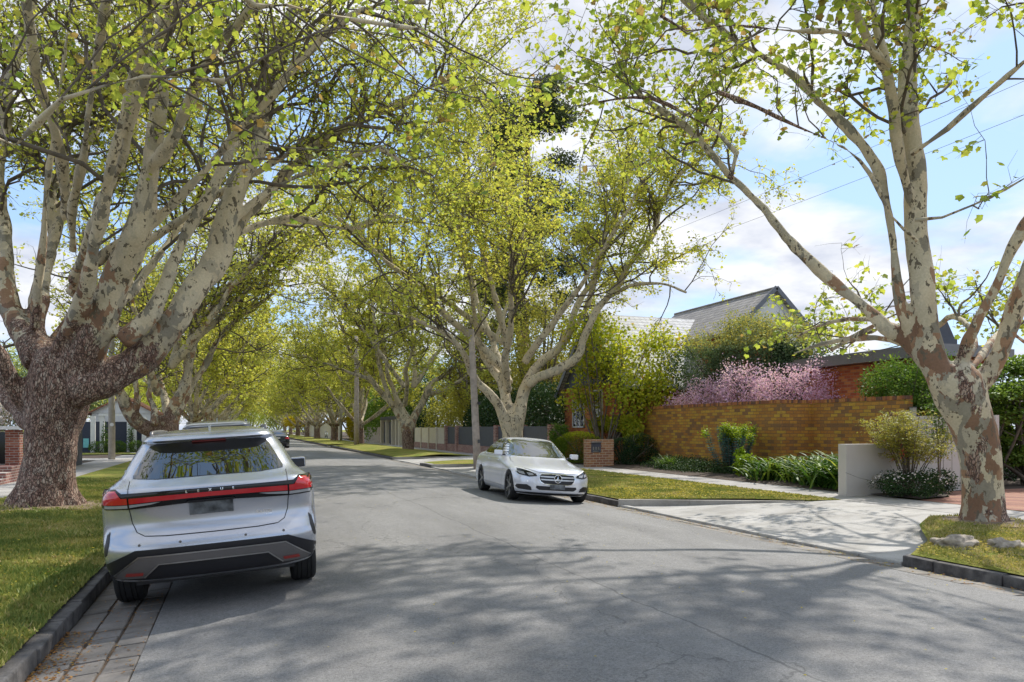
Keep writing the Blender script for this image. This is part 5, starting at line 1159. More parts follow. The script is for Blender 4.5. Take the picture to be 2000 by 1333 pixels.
        panel('side_window', [(2.06, 1.0), (2.07, 1.368), (2.4, 1.345), (2.75, 1.215), (3.0, 1.085), (3.07, 1.0)], f, .006, M['glass'], root, .07)
        ribbon('window_trim', [(.95, 1.035), (1.25, 1.195), (1.55, 1.33), (1.85, 1.378), (2.1, 1.384), (2.4, 1.36), (2.75, 1.23), (3.02, 1.09)], .014, f, .012, M['chrome'], root)
        ribbon('window_trim', [(.95, .995), (3.1, .992)], .012, f, .012, M['chrome'], root)
        for pth in ([(1.42, .45), (1.28, .8), (1.45, .98)], [(2.03, .30), (2.03, .99)], [(3.2, .30), (3.28, .6), (3.22, .98)], [(1.5, .285), (3.2, .285)]):
            ribbon('door_seam', pth, .007, f, .002, M['black'], root)
        panel('body_crease', [(.6, .70), (.6, .712), (3.2, .775), (3.2, .765)], f, .006, M[paintm], root, .2)
        for hy in (1.62, 2.62):
            panel('door_handle', [(hy, .845), (hy + .2, .85), (hy + .2, .875), (hy, .87)], f, .028, M[paintm], root, .08)
        mr = MB(); mr.box(-.10, .10, -.055, .055, -.06, .065, Matrix.Translation((sg * .955, 2.98, 1.03)) @ Matrix.Rotation(sg * R(-10), 4, 'Z')); dm = mr.build('door_mirror', M[paintm], root, bevel=.028)
        mr = MB(); mr.box(-.08, .08, -.03, .03, -.02, .02, Matrix.Translation((sg * .86, 2.99, .985))); mr.build('mirror_arm', M['black'], dm, org=(0, 0, 0), bevel=.006)
    panel('licence_plate', [(-.17, .76), (.17, .76), (.17, .86), (-.17, .86)], lambda a, z, d: (a, C.rear(0, .8) - d, z), .02, M[platem], root, .1)
    panel('rear_bumper', sym([(0, .22), (.6, .24), (.7, .3), (.6, .4), (0, .42)]), fr, .01, M['black'], root, .08)
    mb = MB(); mb.box(-.68, .68, .5, 4.2, .16, .26); mb.build('underbody', M['black'], root)
    for x, y in ((-.79, 1.04), (.79, 1.04), (-.79, 3.88), (.79, 3.88)): wheel(root, x, y, .33, .23, .245)
    return root
sed = make_sedan('pearl white sedan facing the camera with a round star emblem, at the right kerb', 'pearl')
place(sed, 6.9, 20.0, 175.3, 4.0)
dk = make_sedan('dark navy sedan far down the road, its red tail light showing past the SUV', 'dark_paint', platem='white'); place(dk, 2.75, 62, 0, 0)
sed2 = copy_tree(sed, (0, 0, 0), label='white car parked far off in front of the pale wall')
sed2.rotation_mode = 'QUATERNION'; place(sed2, 14.4, 128, 0, 0); sed2.location.z = .02
# ------------------------------------------------------------------ shrubs and other plants
def bush(name, label, cat, base, blobs, n, leaf, m, tmpl=LEAF4, seed=0, group=None, stems=6, shell=.55, droop=0.0, flat=.5, noisy=.25, tinto=.0, stem_r=.03, stemm='branch', foliage='foliage', top=None, sprig=.0):
    """blobs: (dx,dy,dz,rx,ry,rz) relative to base; leaves crowd the outer shell of each"""
    rng = np.random.default_rng(1000 + seed); root = empty(name, base, label, cat, group)
    vol = np.array([b[3] * b[4] + b[4] * b[5] + b[3] * b[5] for b in blobs]); cnt = (n * vol / vol.sum()).astype(int)
    P_, Tn, Dr = [], [], []
    for b, k in zip(blobs, cnt):
        d = nrm(rng.normal(size=(k, 3))); rr = shell + (1 - shell) * rng.random(k) ** .6
        a = rng.uniform(0, 6.28, 3)
        lump = 1 + noisy * (np.sin(d[:, 0] * 5 + a[0]) * np.sin(d[:, 1] * 5 + a[1]) + np.sin(d[:, 2] * 6 + a[2]) * np.sin(d[:, 0] * 7)) * .8 + rng.normal(0, noisy * .25, k)
        q = d * (rr * lump)[:, None] * np.array(b[3:6]) + np.array(b[:3]); P_.append(q); Dr.append(d)
        Tn.append(rng.normal(.45 + tinto, .2, k) + .18 * (rr - .8) + lump * .1 - .1)
    pos = np.concatenate(P_); t = np.concatenate(Tn); Dr = np.concatenate(Dr)
    if top is not None:   # leaf tint rises with height around the given level
        t = t + np.clip((pos[:, 2] - top) * 2.5, -.4, .45)
    ok = pos[:, 2] > .01; pos, t, Dr = pos[ok], t[ok], Dr[ok]
    dirs = Dr * .6 + rng.normal(size=Dr.shape) * .6 + np.array([0, 0, -droop])
    v, s, ix, ti = leaves_np(rng, pos, leaf, tmpl, t, flat=flat, dirs=dirs)
    link_mesh(foliage, npmesh(foliage, v, s, ix, {'tint': ti}), M[m], root)
    if stems:
        mb = MB(); st = []
        for i in range(stems):
            b = blobs[i % len(blobs)]; e = Vector((b[0] + rng.normal() * b[3] * .45, b[1] + rng.normal() * b[4] * .45, b[2] + abs(rng.normal()) * b[5] * .5))
            s0 = Vector((rng.normal() * .1 * min(1, b[3]), rng.normal() * .1, -.02)); mid = s0.lerp(e, .5) + Vector((rng.normal() * .1, rng.normal() * .1, .05)) * b[3]
            q = smoothpath([(s0, stem_r), (mid, stem_r * .75), (e, stem_r * .3)], .25); mb.tube([Vector(x[:3]) for x in q], list(q[:, 3]), 6, True)
            for _ in range(4):
                k = rng.integers(len(q) // 2, len(q)); a_ = Vector(q[k][:3]); dd = Vector(nrm(rng.normal(size=3)[None])[0]) ; dd.z = abs(dd.z) * .6
                mb.tube([a_, a_ + dd * b[3] * .35, a_ + dd * b[3] * .7 + Vector((0, 0, .05))], [stem_r * .35, stem_r * .22, .004], 4, False)
        mb.build('stem', M[stemm], root, org=(0, 0, 0), smooth=True)
    return root
def at(px, py, D, z=None):
    p = P(px, py, D)
    if z is not None: p.z = z
    return p
M['barge'] = simple('barge_paint', (.16, .17, .20), .6)
def XY(px, Y):
    k = (px - 1000.0) / F; return (k * CS * Y + SN * Y) / (CS - SN * k)
# ------------------------------------------------------------------ walls and buildings on the right
def wallbox(name, label, cat, x0, x1, y0, y1, z0, z1, m, group=None, bevel=0):
    mb = MB(); mb.box(x0, x1, y0, y1, z0, z1); o = mb.build(name, M[m], None, org=((x0 + x1) / 2, (y0 + y1) / 2, z0), bevel=bevel)
    return tag(o, label, cat, group)
# brown brick garden wall with a step in plan
bw = empty('garden_wall', (16.6, 24, 0), 'tall brown brick garden wall with a stepped bay, soldier course on top', 'wall')
mb = MB(); prof = [(16.5, 20.2), (17.72, 20.2), (17.72, 16.4), (17.95, 16.4), (17.95, 20.43), (16.73, 20.43), (16.73, 29.0), (16.5, 29.0)]
mb.prism(prof, -.1, 2.38); mb.build('wall', M['brown_brick'], bw)
mb = MB(); 
def capline(mb, p0, p1, w, nx, ny, z0, h):
    d = Vector((p1[0] - p0[0], p1[1] - p0[1], 0)); L = d.length; d.normalize(); n_ = int(L / .086); nn = Vector((nx, ny, 0))
    for i in range(n_):
        a = Vector((*p0, 0)) + d * (i * L / n_ + .004); b = Vector((*p0, 0)) + d * ((i + 1) * L / n_ - .004); j = random.uniform(-.002, .003)
        q = [a - nn * .012, b - nn * .012, b + nn * w, a + nn * w]
        vs = [(*v[:2], z) for z in (z0, z0 + h + j) for v in q]; mb.add(vs, [(3, 2, 1, 0), (4, 5, 6, 7), (0, 1, 5, 4), (1, 2, 6, 5), (2, 3, 7, 6), (3, 0, 4, 7)])
capline(mb, (16.5, 20.44), (16.5, 29.0), .235, 1, 0, 2.385, .11); capline(mb, (16.5, 20.2), (17.7, 20.2), .235, 0, 1, 2.385, .11); capline(mb, (17.72, 16.4), (17.72, 20.18), .235, 1, 0, 2.385, .11)
m_, nt, b = newmat('soldier_brick'); wn = nd(nt, 'ShaderNodeTexWhiteNoise', {'Vector': nd(nt, 'ShaderNodeVectorMath', {0: scl(nt, geo(nt), (11.6, 11.6, 0))}, operation='FLOOR').outputs[0]}).outputs[0]
nt.links.new(ramp(nt, wn, [(0, (.38, .14, .05)), (.3, (.46, .2, .06)), (.6, (.26, .10, .05)), (.8, (.16, .08, .05))], 'CONSTANT'), b.inputs['Base Color']); b.inputs['Roughness'].default_value = .85; M['soldier'] = m_
mb.build('coping', M['soldier'], bw)
# flat roofed brick building behind
fb = empty('brick_building', (20, 19, 0), 'low red brick building with a flat grey roof, behind the brown garden wall', 'building')
mb = MB(); mb.box(20, 22.4, 17.5, 23.2, 0, 3.75); mb.build('wall', M['house_brick'], fb)
mb = MB(); mb.box(19.55, 22.9, 17.1, 23.65, 3.76, 4.05); mb.box(19.75, 22.7, 17.3, 23.45, 4.05, 4.15); mb.build('flat_roof', M['metal_roof'] if 'metal_roof' in M else M['garnish'], fb)
mb = MB(); mb.box(20.6, 21.8, 18.2, 19.2, 4.15, 4.5); mb.prism([(-.6, 0), (.6, 0), (.3, .5), (-.3, .5)], -.4, .4, Matrix.Translation((21.2, 18.7, 4.5)) @ Matrix.Rotation(R(90), 4, 'X')); mb.build('skylight', M['slate'], fb)
# neighbouring house: gabled, tiled
hs = empty('house', (19, 33, 0), 'red brick house with pale shingle roof and dark timbered gable behind the trees', 'house')
mb = MB(); mb.box(16, 25, 29.5, 36.5, 0, 3.62); mb.box(20.5, 24.6, 28.2, 36, 3.6, 5.95); mb.build('wall', M['house_brick'], hs)
def roof(name, m, x0, x1, y0, y1, ze, zt, axis, over=.35, th=.12):
    """gable roof as two sloping slabs"""
    mb = MB()
    if axis == 'x':
        ym = (y0 + y1) / 2; k = (zt - ze) / (ym - y0)
        for s in (-1, 1):
            ye = ym + s * (ym - y0 + over); zed = ze - over * k
            vs = [(x0 - over, ym, zt), (x1 + over, ym, zt), (x1 + over, ye, zed), (x0 - over, ye, zed)]
            vs += [(a, b, c + th) for a, b, c in vs]; mb.add(vs, [(3, 2, 1, 0), (4, 5, 6, 7), (0, 1, 5, 4), (1, 2, 6, 5), (2, 3, 7, 6), (3, 0, 4, 7)])
    else:
        xm = (x0 + x1) / 2; k = (zt - ze) / (xm - x0)
        for s in (-1, 1):
            xe = xm + s * (xm - x0 + over); zed = ze - over * k
            vs = [(xm, y0 - over, zt), (xm, y1 + over, zt), (xe, y1 + over, zed), (xe, y0 - over, zed)]
            vs += [(a, b, c + th) for a, b, c in vs]; mb.add(vs, [(3, 2, 1, 0), (4, 5, 6, 7), (0, 1, 5, 4), (1, 2, 6, 5), (2, 3, 7, 6), (3, 0, 4, 7)])
    return mb
rf = roof('roof', None, 16, 25, 29.5, 36.5, 3.62, 6.95, 'x').build('roof', M['white_tile'], hs)
mb = MB(); mb.prism([(29.5, 3.63), (36.5, 3.63), (33, 6.93)], 15.93, 16.03, Matrix(((0, 0, 1, 0), (1, 0, 0, 0), (0, 1, 0, 0), (0, 0, 0, 1)))); mb.build('gable', M['slate'], hs)
mb = MB()
for (a, b, c, d) in ((29.1, 3.2, 33, 6.97), (36.9, 3.2, 33, 6.97)):
    A, B = Vector((15.6, a, b)), Vector((15.6, c, d)); t = (B - A).normalized(); n_ = Vector((0, -t.z, t.y)) * .11
    q = [A - n_, B - n_, B + n_, A + n_]; vs = q + [v + Vector((.06, 0, 0)) for v in q]; mb.add(vs, [(3, 2, 1, 0), (4, 5, 6, 7), (0, 1, 5, 4), (1, 2, 6, 5), (2, 3, 7, 6), (3, 0, 4, 7)])
mb.build('barge_board', M['barge'], hs)
ur = roof('r', None, 20.5, 24.6, 28.2, 36, 5.95, 7.72, 'y', .3).build('roof', M['slate_tile'], hs)
mb = MB(); mb.tube([(22.55, 27.9, 7.84), (22.55, 36.3, 7.84)], .08, 8); mb.build('ridge_capping', M['slate_tile'], ur, org=hs.location)
mb = MB(); mb.prism([(20.5, 5.96), (24.6, 5.96), (22.55, 7.83)], -28.27, -28.17, Matrix(((1, 0, 0, 0), (0, 0, -1, 0), (0, 1, 0, 0), (0, 0, 0, 1)))); mb.box(20.45, 24.65, 28.14, 28.2, 5.2, 5.96); mb.build('weatherboard_gable', M['white'], hs)
mb = MB()
for s in (-1, 1):
    A, B = Vector((22.55 + s * 2.4, 27.86, 5.62)), Vector((22.55, 27.86, 7.86)); t = (B - A).normalized(); n_ = Vector((-t.z, 0, t.x)) * .1
    q = [A - n_, B - n_, B + n_, A + n_]; vs = q + [v + Vector((0, .06, 0)) for v in q]; mb.add(vs, [(3, 2, 1, 0), (4, 5, 6, 7), (0, 1, 5, 4), (1, 2, 6, 5), (2, 3, 7, 6), (3, 0, 4, 7)])
mb.build('barge_board', M['barge'], hs)
mb = MB(); mb.box(22.35, 23.0, 29.6, 30.4, 6.9, 7.7)
def window(parent, x, y0, y1, z0, z1, face='x-', bars=1):
    f = MB(); t = .06; d = .05
    f.box(x - d, x + .01, y0, y1, z0, z0 + t); f.box(x - d, x + .01, y0, y1, z1 - t, z1); f.box(x - d, x + .01, y0, y0 + t, z0, z1); f.box(x - d, x + .01, y1 - t, y1, z0, z1)
    for i in range(bars): yy = y0 + (y1 - y0) * (i + 1) / (bars + 1); f.box(x - d, x + .01, yy - .025, yy + .025, z0 + t, z1 - t)
    w_ = f.build('window', M['white'], parent); g = MB(); g.box(x - .02, x - .012, y0 + t, y1 - t, z0 + t, z1 - t); g.build('pane', M['window_glass'], w_, org=parent.location)
window(hs, 15.99, 32.0, 32.95, 2.1, 3.4); window(hs, 15.99, 34.0, 35.4, 1.6, 3.0, bars=2)
# paling fence between the house and the brick wall
mb = MB(); pf = empty('paling_fence', (16.2, 30, 0), 'brown timber paling fence overgrown with vine behind the round bush', 'fence')
y = 29.1
while y < 35: mb.box(16.2 + random.uniform(0, .008), 16.22 + .01, y, y + .098, .02, 1.72 + random.uniform(-.02, .02)); y += .101
mb.build('palings', M['timber'], pf); mb = MB(); mb.box(16.24, 16.29, 29.1, 35, .35, .43); mb.box(16.24, 16.29, 29.1, 35, 1.45, 1.53)
mb.build('rail', M['timber'], pf)
# front fence: brick piers, slate panels, low brick base
ff_ = empty('brick_fence', (13.5, 40, 0), 'red brick fence with dark slate panels behind the wooden power pole', 'fence')
ysp = [31.7, 32.3, 36.3, 40.3, 44.3, 48.5, 51.3]
mb = MB(); mb.box(13.55, 13.75, 32.6, 51.3, -.05, .5); mb.build('base_wall', M['pink_brick'], ff_)
for y in ysp:
    mb = MB(); mb.box(13.45, 13.85, y, y + .38, -.05, 1.74); mb.build('pier', M['pink_brick'], ff_)
for a, b in zip(ysp[1:], ysp[2:]):
    mb = MB(); mb.box(13.61, 13.65, a + .38, b, .51, 1.66); mb.build('panel', M['slate'], ff_)
cf_ = empty('panel_fence', (13.5, 56, 0), 'cream panel fence on a red brick base, left of the dark panelled fence', 'fence')
mb = MB(); mb.box(13.56, 13.74, 51.75, 62, -.05, .45); mb.build('base_wall', M['pink_brick'], cf_)
for i in range(4):
    mb = MB(); mb.box(13.6, 13.66, 51.75 + i * 2.56, 51.7 + (i + 1) * 2.56, .46, 1.62); mb.build('panel', M['render2'], cf_)
    mb = MB(); mb.box(13.5, 13.6, 51.7 + i * 2.56 - .06, 51.7 + i * 2.56 + .06, -.05, 1.66); mb.build('post', M['render2'], cf_)
# fences and gateposts farther along the right side
gp = empty('gate_wall', (13.5, 72, 0), 'cream gate piers with dark recessed gate beyond the V forked tree', 'gate')
mb = MB(); mb.box(13.5, 15.9, 68, 77.8, 2.4, 2.7); mb.build('lintel', M['slate'], gp)
for y in (68, 69.6, 71.5, 74.5, 77.4):
    mb = MB(); mb.box(13.5, 13.9, y, y + .4, 0, 2.39); mb.build('pier', M['render2'], gp)
mb = MB(); mb.box(13.8, 13.86, 68.4, 77.4, .1, 2.2); mb.build('gate_leaf', M['slate'], gp)
tag(wallbox('wall', 'long pale rendered wall far along the right footpath', 'wall', 13.6, 13.8, 112, 165, 0, 2.6, 'render2'))
tag(wallbox('timber_fence', 'plain grey brown timber fence far along the right footpath', 'fence', 13.6, 13.75, 79, 96, 0, 1.7, 'pole'))
hb = empty('house', (15, 104, 0), 'distant mauve rendered house past the forked plane tree', 'house')
mb = MB(); mb.box(15, 24, 98, 110, 0, 3.6); mb.build('wall', M['render'], hb); roof('r', None, 15, 24, 98, 110, 3.6, 5.4, 'y').build('roof', M['slate_tile'], hb)
window(hb, 14.99, 100, 101.4, 1, 2.4); window(hb, 14.99, 104, 105.4, 1, 2.4)
# rendered pillar wall, tall wall and ribbed gate by the driveway
rw_ = empty('rendered_wall', (13.2, 13.8, 0), 'low grey rendered wall ending in a pillar between strap leaves and driveway', 'wall')
mb = MB(); mb.box(13.05, 15.2, 13.75, 14.0, -.05, 1.2); mb.build('wall', M['render'], rw_, bevel=.008)
tw = empty('rendered_wall', (16, 14, 0), 'taller grey rendered wall between the low wall and the ribbed gate', 'wall')
mb = MB(); mb.box(15.2, 15.95, 13.85, 14.1, -.05, 1.86); mb.build('wall', M['render'], tw, bevel=.008)
gt = empty('panel_gate', (17, 13.9, 0), 'pinkish grey gate of vertical ribbed panels partly behind the right trunk', 'gate')
mb = MB()
for i in range(14): mb.box(15.96 + i * .14, 15.96 + i * .14 + .136, 13.93 + (.012 if i % 2 else 0), 13.98, .03, 1.84)
mb.build('panel', M['render'], gt); mb = MB(); mb.box(17.93, 18.05, 13.88, 14.02, 0, 1.9); mb.build('post', M['render'], gt)
gs = empty('timber_post', (18.0, 16.3, 0), 'weathered square post at the near end of the brown brick wall', 'post')
mb = MB(); mb.box(17.75, 17.87, 16.2, 16.34, 0, 2.15); mb.build('post', M['pole_grey'], gs, bevel=.01); mb = MB(); mb.box(17.74, 17.88, 16.19, 16.35, 2.15, 2.17); mb.build('cap', M['darkgrey'], gs)
carp = empty('carport', (26, 21, 0), 'dark carport set back behind the maples at the far right edge', 'building')
mb = MB(); mb.box(22.9, 31, 18.5, 24, 2.7, 3.0); mb.build('roof', M['garnish'], carp); mb = MB(); mb.box(23.2, 23.4, 19, 23.4, 0, 2.69); mb.box(23.2, 31, 23.41, 23.6, 0, 2.69); mb.build('wall', M['slate'], carp)
for x in (25.6, 28.4):
    mb = MB(); mb.box(x, x + .15, 18.7, 18.85, 0, 2.69); mb.build('post', M['white'], carp)
# letterbox pier
lbx = empty('letterbox_wall', (13.9, 27.7, 0), 'low brick letterbox wall with grey letterbox set in its face', 'wall')
mb = MB(); mb.box(13.05, 14.25, 27.55, 27.85, -.05, 1.12); mb.build('wall', M['box_brick'], lbx)
mb = MB(); mb.box(13.24, 13.66, 27.52, 27.6, .60, .98); lb_ = mb.build('letterbox', M['slate'], lbx, bevel=.006)
mb = MB(); mb.box(13.22, 13.68, 27.46, 27.6, .985, 1.04); mb.build('flap', M['metal'], lb_, org=lbx.location)
for i in range(3):
    mb = MB(); mb.box(13.30 + i * .11, 13.36 + i * .11, 27.512, 27.52, .70, .82); mb.build('slot', M['metal'], lb_, org=lbx.location)
mb = MB(); mb.box(13.30, 13.56, 27.512, 27.52, .63, .66); mb.build('slot', M['metal'], lb_, org=lbx.location)

# ------------------------------------------------------------------ left side properties
gl = empty('brick_gate', (-7.0, 26.6, 0), 'red brick gate pier with white cap beside dark panelled gate, far left', 'gate')
mb = MB(); mb.box(-6.62, -6.25, 26.4, 26.8, .3, 1.52); mb.build('pier', M['red_brick'], gl)
mb = MB(); mb.box(-6.95, -6.15, 26.2, 26.95, 1.53, 1.63); mb.build('cap', M['white'], gl)
mb = MB(); mb.box(-9.0, -6.63, 26.5, 26.56, .5, 1.45); mb.box(-9.0, -6.63, 26.46, 26.49, .98, 1.04); mb.build('gate_leaf', M['gloss_black'], gl)
stp = empty('steps', (-7.4, 25.5, 0), 'pink brick steps in front of the dark gate at the left edge', 'steps')
for i in range(3):
    mb = MB(); mb.box(-10.5, -6.75, 24.2 + i * .5, 26.4, i * .155, (i + 1) * .155 if i < 2 else .47); mb.build('step', M['pink_brick'], stp) if False else None
mb = MB()
for i in range(3): mb.box(-10.5, -6.2 - i * .004, 24.2 + i * .6, 26.39, i * .156 - .02, (i + 1) * .156)
mb.build('step', M['pink_brick'], stp)
tag(wallbox('slate_panel', 'dark slate fence panel behind the big left trunk', 'fence', -6.50, -6.41, 31.5, 36.9, 0, 1.62, 'slate'))
nf = empty('garage', (-15, 56, 0), 'navy panelled garage front with white posts across the side street', 'building')
mb = MB(); mb.box(XY(95, 56), -5.3, 56.0, 56.1, 0, 2.0); mb.build('panel', M['navy'], nf)
for px_ in (181, 199, 252, 262, 281):
    qx = XY(px_, 55.2); mb = MB(); mb.box(qx - .13, qx + .13, 55.2, 55.45, 0, 2.35); mb.build('post', M['white'], nf)
mb = MB(); mb.box(XY(203, 55.2) - .3, XY(262, 55.2) + .3, 55.15, 55.5, 2.36, 2.52); mb.build('beam', M['white'], nf)
mb = MB(); mb.prism([(-9.6, 2.6), (-5.6, 2.6), (-7.6, 3.7)], -58.1, -57.9, Matrix(((1, 0, 0, 0), (0, 0, -1, 0), (0, 1, 0, 0), (0, 0, 0, 1)))); mb.box(-9.5, -5.7, 57.95, 65, 0, 2.6); mb.build('gable_wall', M['white'], nf)
roof('r', None, -9.6, -5.6, 57.9, 65, 2.6, 3.7, 'y', .25, .1).build('roof', M['terracotta'], nf)
sg = MB(); qx = XY(168, 55.9); sg.box(qx - .16, qx + .16, 55.9, 55.98, .3, .9); tag(sg.build('notice', simple('cyan_notice', (.22, .62, .62), .5), None, org=(qx, 55.9, .25)), 'pale cyan notice on the navy panel beside the big trunk', 'notice')
for i, (px_, w_) in enumerate(((196, .9), (232, .6), (268, .7))):
    qx = XY(px_, 54.4)
    bush('hedge', ['clipped box hedge left of the left power pole', 'clipped box hedge just right of the left power pole', 'clipped box hedge nearest the SUV, before the navy garage'][i], 'hedge', (qx, 54.4, 0), [(0, 0, .35, w_ * .8, .32, .42)], 1800, .07, 'shrub', seed=400 + i, stems=2, shell=.6, noisy=.08, group='clipped hedges before the garage')
for i, px_ in enumerate((205, 255)):
    qx = XY(px_, 55.0)
    bush('climber', ['leafy climber on the white posts behind the left power pole', 'leafy climber on the white posts nearest the SUV'][i], 'climber', (qx, 55.0, 0), [(0, 0, 1.0, .2, .16, 1.0)], 350, .11, 'shrub', seed=410 + i, stems=2, shell=.2)
# ------------------------------------------------------------------ poles and wires
def pole(name, label, x, y, r, h, m, lean=0.0):
    rt = empty(name, (x, y, 0), label, 'power pole', 'wooden power poles')
    mb = MB(); mb.tube([(0, 0, -.2), (lean * .3, 0, h * .3), (lean * .7, 0, h * .7), (lean, 0, h)], [r, r * .93, r * .82, r * .72], 18); mb.build('pole', M[m], rt, org=(0, 0, 0), smooth=True)
    return rt
p1 = pole('power_pole', 'tall brown wooden power pole rising behind the pearl sedan', 9.35, 30.4, .165, 5.7, 'pole', -.28)
mb = MB(); mb.box(-.06, .06, -.23, -.18, 2.55, 2.67); mb.build('bracket', M['black'], p1, org=(0, 0, 0)); mb = MB(); mb.box(-.05, .05, -.225, -.19, .95, 1.1); mb.build('tag_plate', M['darkgrey'], p1, org=(0, 0, 0))
p2 = pole('power_pole', 'pale grey wooden pole on the left path corner, white disc on it', -6.05, 42.3, .16, 9.2, 'pole_grey')
mb = MB(); mb.lathe([(0, -.02), (.09, -.02), (.09, 0)], 20, Matrix.Translation((.03, -.17, 1.75)) @ Matrix.Rotation(R(90), 4, 'Z'), axis='x'); mb.build('disc', M['white'], p2, org=(0, 0, 0))
mb = MB(); mb.box(-.9, .9, -.07, .07, 8.3, 8.42); mb.build('crossarm', M['pole_grey'], p2, org=(0, 0, 0))
p3 = pole('power_pole', 'wooden power pole beside the slim plane tree, far right verge', 10.0, 70.2, .24, 10, 'pole')
p4 = pole('power_pole', 'farthest pale wooden pole beyond the forked plane tree', 12.0, 98, .18, 9, 'pole_grey')
def wire(pts, label, r=.0045):
    mb = MB(); out = []
    for a, b in zip(pts, pts[1:]):
        a, b = Vector(a), Vector(b)
        for i in range(12):
            t = i / 12; out.append(a.lerp(b, t) - Vector((0, 0, 4 * t * (1 - t) * .012 * (b - a).length)))
    out.append(Vector(pts[-1])); mb.tube(out, r, 5); return tag(mb.build('power_line', M['wire'], None, org=pts[0]), label, 'power line', 'overhead wires')
wire([(14.2, -12, 8.75), (14.2, 30, 8.75), (12.2, 98, 8.6)], 'upper of the two thin power lines crossing the sky at right')
wire([(14.2, -12, 8.1), (14.2, 30, 8.1), (12.2, 98, 8.0)], 'lower of the two thin power lines crossing the sky at right')
wire([(9.08, 30.4, 5.4), (16.2, 33, 5.2)], 'thin service wire from the brown pole to the brick house')
wire([(9.07, 30.4, 5.6), (9.9, 70.2, 8.6)], 'power line running between the two poles of the right verge')
wire([(-6.05, 42.3, 8.2), (9.3, 34, 8.2)], 'power line crossing over the street toward the left pole', .01)
# ------------------------------------------------------------------ garden plants on the right
bush('pink_blossom_bush', 'pink blossoming bush rising over the brown brick wall', 'bush', (18.6, 24.2, 0), [(-.3, .4, 3.1, .9, 1.2, 1.0), (0, -1.2, 3.0, .9, .9, .8), (-.7, 2.0, 2.85, .8, 1.2, .75), (.6, -2.3, 3.15, .8, .7, .85), (.7, -2.7, 2.5, .7, .6, .5), (-1.1, 3.4, 2.5, .6, 1.0, .55)], 16000, .075, 'pink', LEAF4, 1, stems=22, shell=.35, noisy=.38, stem_r=.035)
bush('olive_tree', 'dense grey green small tree between the pink bush and the house roof', 'tree', (20.6, 26.6, 0), [(-.2, .2, 4.5, 2.0, 2.0, 1.7), (1.0, -1.0, 4.7, 1.6, 1.6, 1.5), (-1.9, 1.6, 4.3, 1.5, 1.8, 1.4), (.5, -1.6, 3.6, 1.6, 1.2, 1.2), (-.3, .3, 5.6, 1.3, 1.3, .9)], 36000, .10, 'grey_leaf', LEAF4, 2, stems=14, shell=.45, noisy=.3, stem_r=.07, top=4.9, flat=.3)
bush('dark_shrub', 'dark green shrub against the left end of the flat roofed building', 'bush', (20.2, 25.9, 0), [(.8, -.6, 4.0, 1.0, .8, 1.2), (.9, -.6, 2.8, 1.0, .8, 1.0)], 7000, .11, 'dark_leaf', LEAF4, 3, stems=6)
bush('camellia_bush', 'glossy green bush above the near end of the brick wall, before the brick building', 'bush', (18.9, 17.6, 0), [(0, 0, 2.9, 1.0, 1.1, .75), (-.2, -1.1, 2.8, .9, .9, .9), (.4, .9, 2.9, .8, .9, .6), (.2, -1.8, 2.3, .8, .7, .9)], 15000, .085, 'shrub', LEAF4, 4, stems=10, noisy=.3, tinto=.12)
bush('leafy_tree', 'yellow green creeper clad tree in front of the brick house gable', 'tree', (14.9, 29.9, 0), [(.4, 2.2, 4.4, .9, 1.0, .8), (.7, -.8, 3.3, 1.2, 1.2, 1.2), (1.6, -.8, 2.9, 1.2, 1.2, 1.2), (1.0, .4, 4.7, 1.6, 1.6, 1.2), (.2, 2.6, 3.0, 1.0, 1.0, .9), (.2, 1.4, 5.9, 1.7, 1.7, 1.0), (2.4, -.6, 5.3, 1.3, 1.2, .9), (2.2, -1.0, 3.6, .9, .9, 1.0)], 9000, .125, 'vine_leaf', LEAF6, 5, stems=16, shell=.1, noisy=.35, stem_r=.045, tinto=.1)
bush('vine', 'leafy vine draped along the top of the paling fence', 'vine', (15.9, 29.9, 0), [(0, .3, 1.75, .45, 1.0, .35), (0, 2.0, 1.75, .4, 1.0, .3), (0, -.6, 1.65, .45, .7, .45), (.1, -.9, 1.2, .4, .4, .5)], 7000, .12, 'vine_leaf', LEAF6, 6, stems=10, noisy=.3, tinto=.1)
bush('topiary_bush', 'round clipped bush with lime green top behind the letterbox wall', 'bush', (14.0, 30.4, 0), [(0, 0, .72, 1.15, 1.15, .70)], 15000, .045, 'lime_core', LEAF4, 7, stems=5, shell=.8, noisy=.03, top=1.15)
bush('round_shrub', 'small round leafy shrub at the end of the brick fence', 'bush', (13.5, 31.0, 0), [(-.1, .2, 1.25, .45, .45, .5), (-.1, .2, .7, .35, .35, .35)], 3500, .08, 'shrub', LEAF4, 8, stems=5, tinto=.1)
bush('hedge', 'dark clipped hedge between the letterbox wall and the brown brick wall', 'hedge', (15.2, 28.0, 0), [(-.3, 0, .6, .7, .5, .6), (.7, .3, .7, .75, .6, .65), (.2, -.6, .4, .9, .5, .45)], 12000, .05, 'dark_leaf', LEAF4, 9, stems=5, shell=.75, noisy=.06, top=1.0)
bush('ground_cover', 'low dark green ground cover along the foot of the brown wall', 'plant', (15.2, 22.6, 0), [(.2, 2.2, .2, .9, 1.6, .34), (0, 0, .2, .9, 1.4, .32), (.2, -1.4, .2, .8, .8, .3), (-.5, .8, .12, .5, 1.6, .2)], 16000, .06, 'dark_leaf', LEAF4, 10, stems=6, shell=.2, stem_r=.01, tinto=.35)
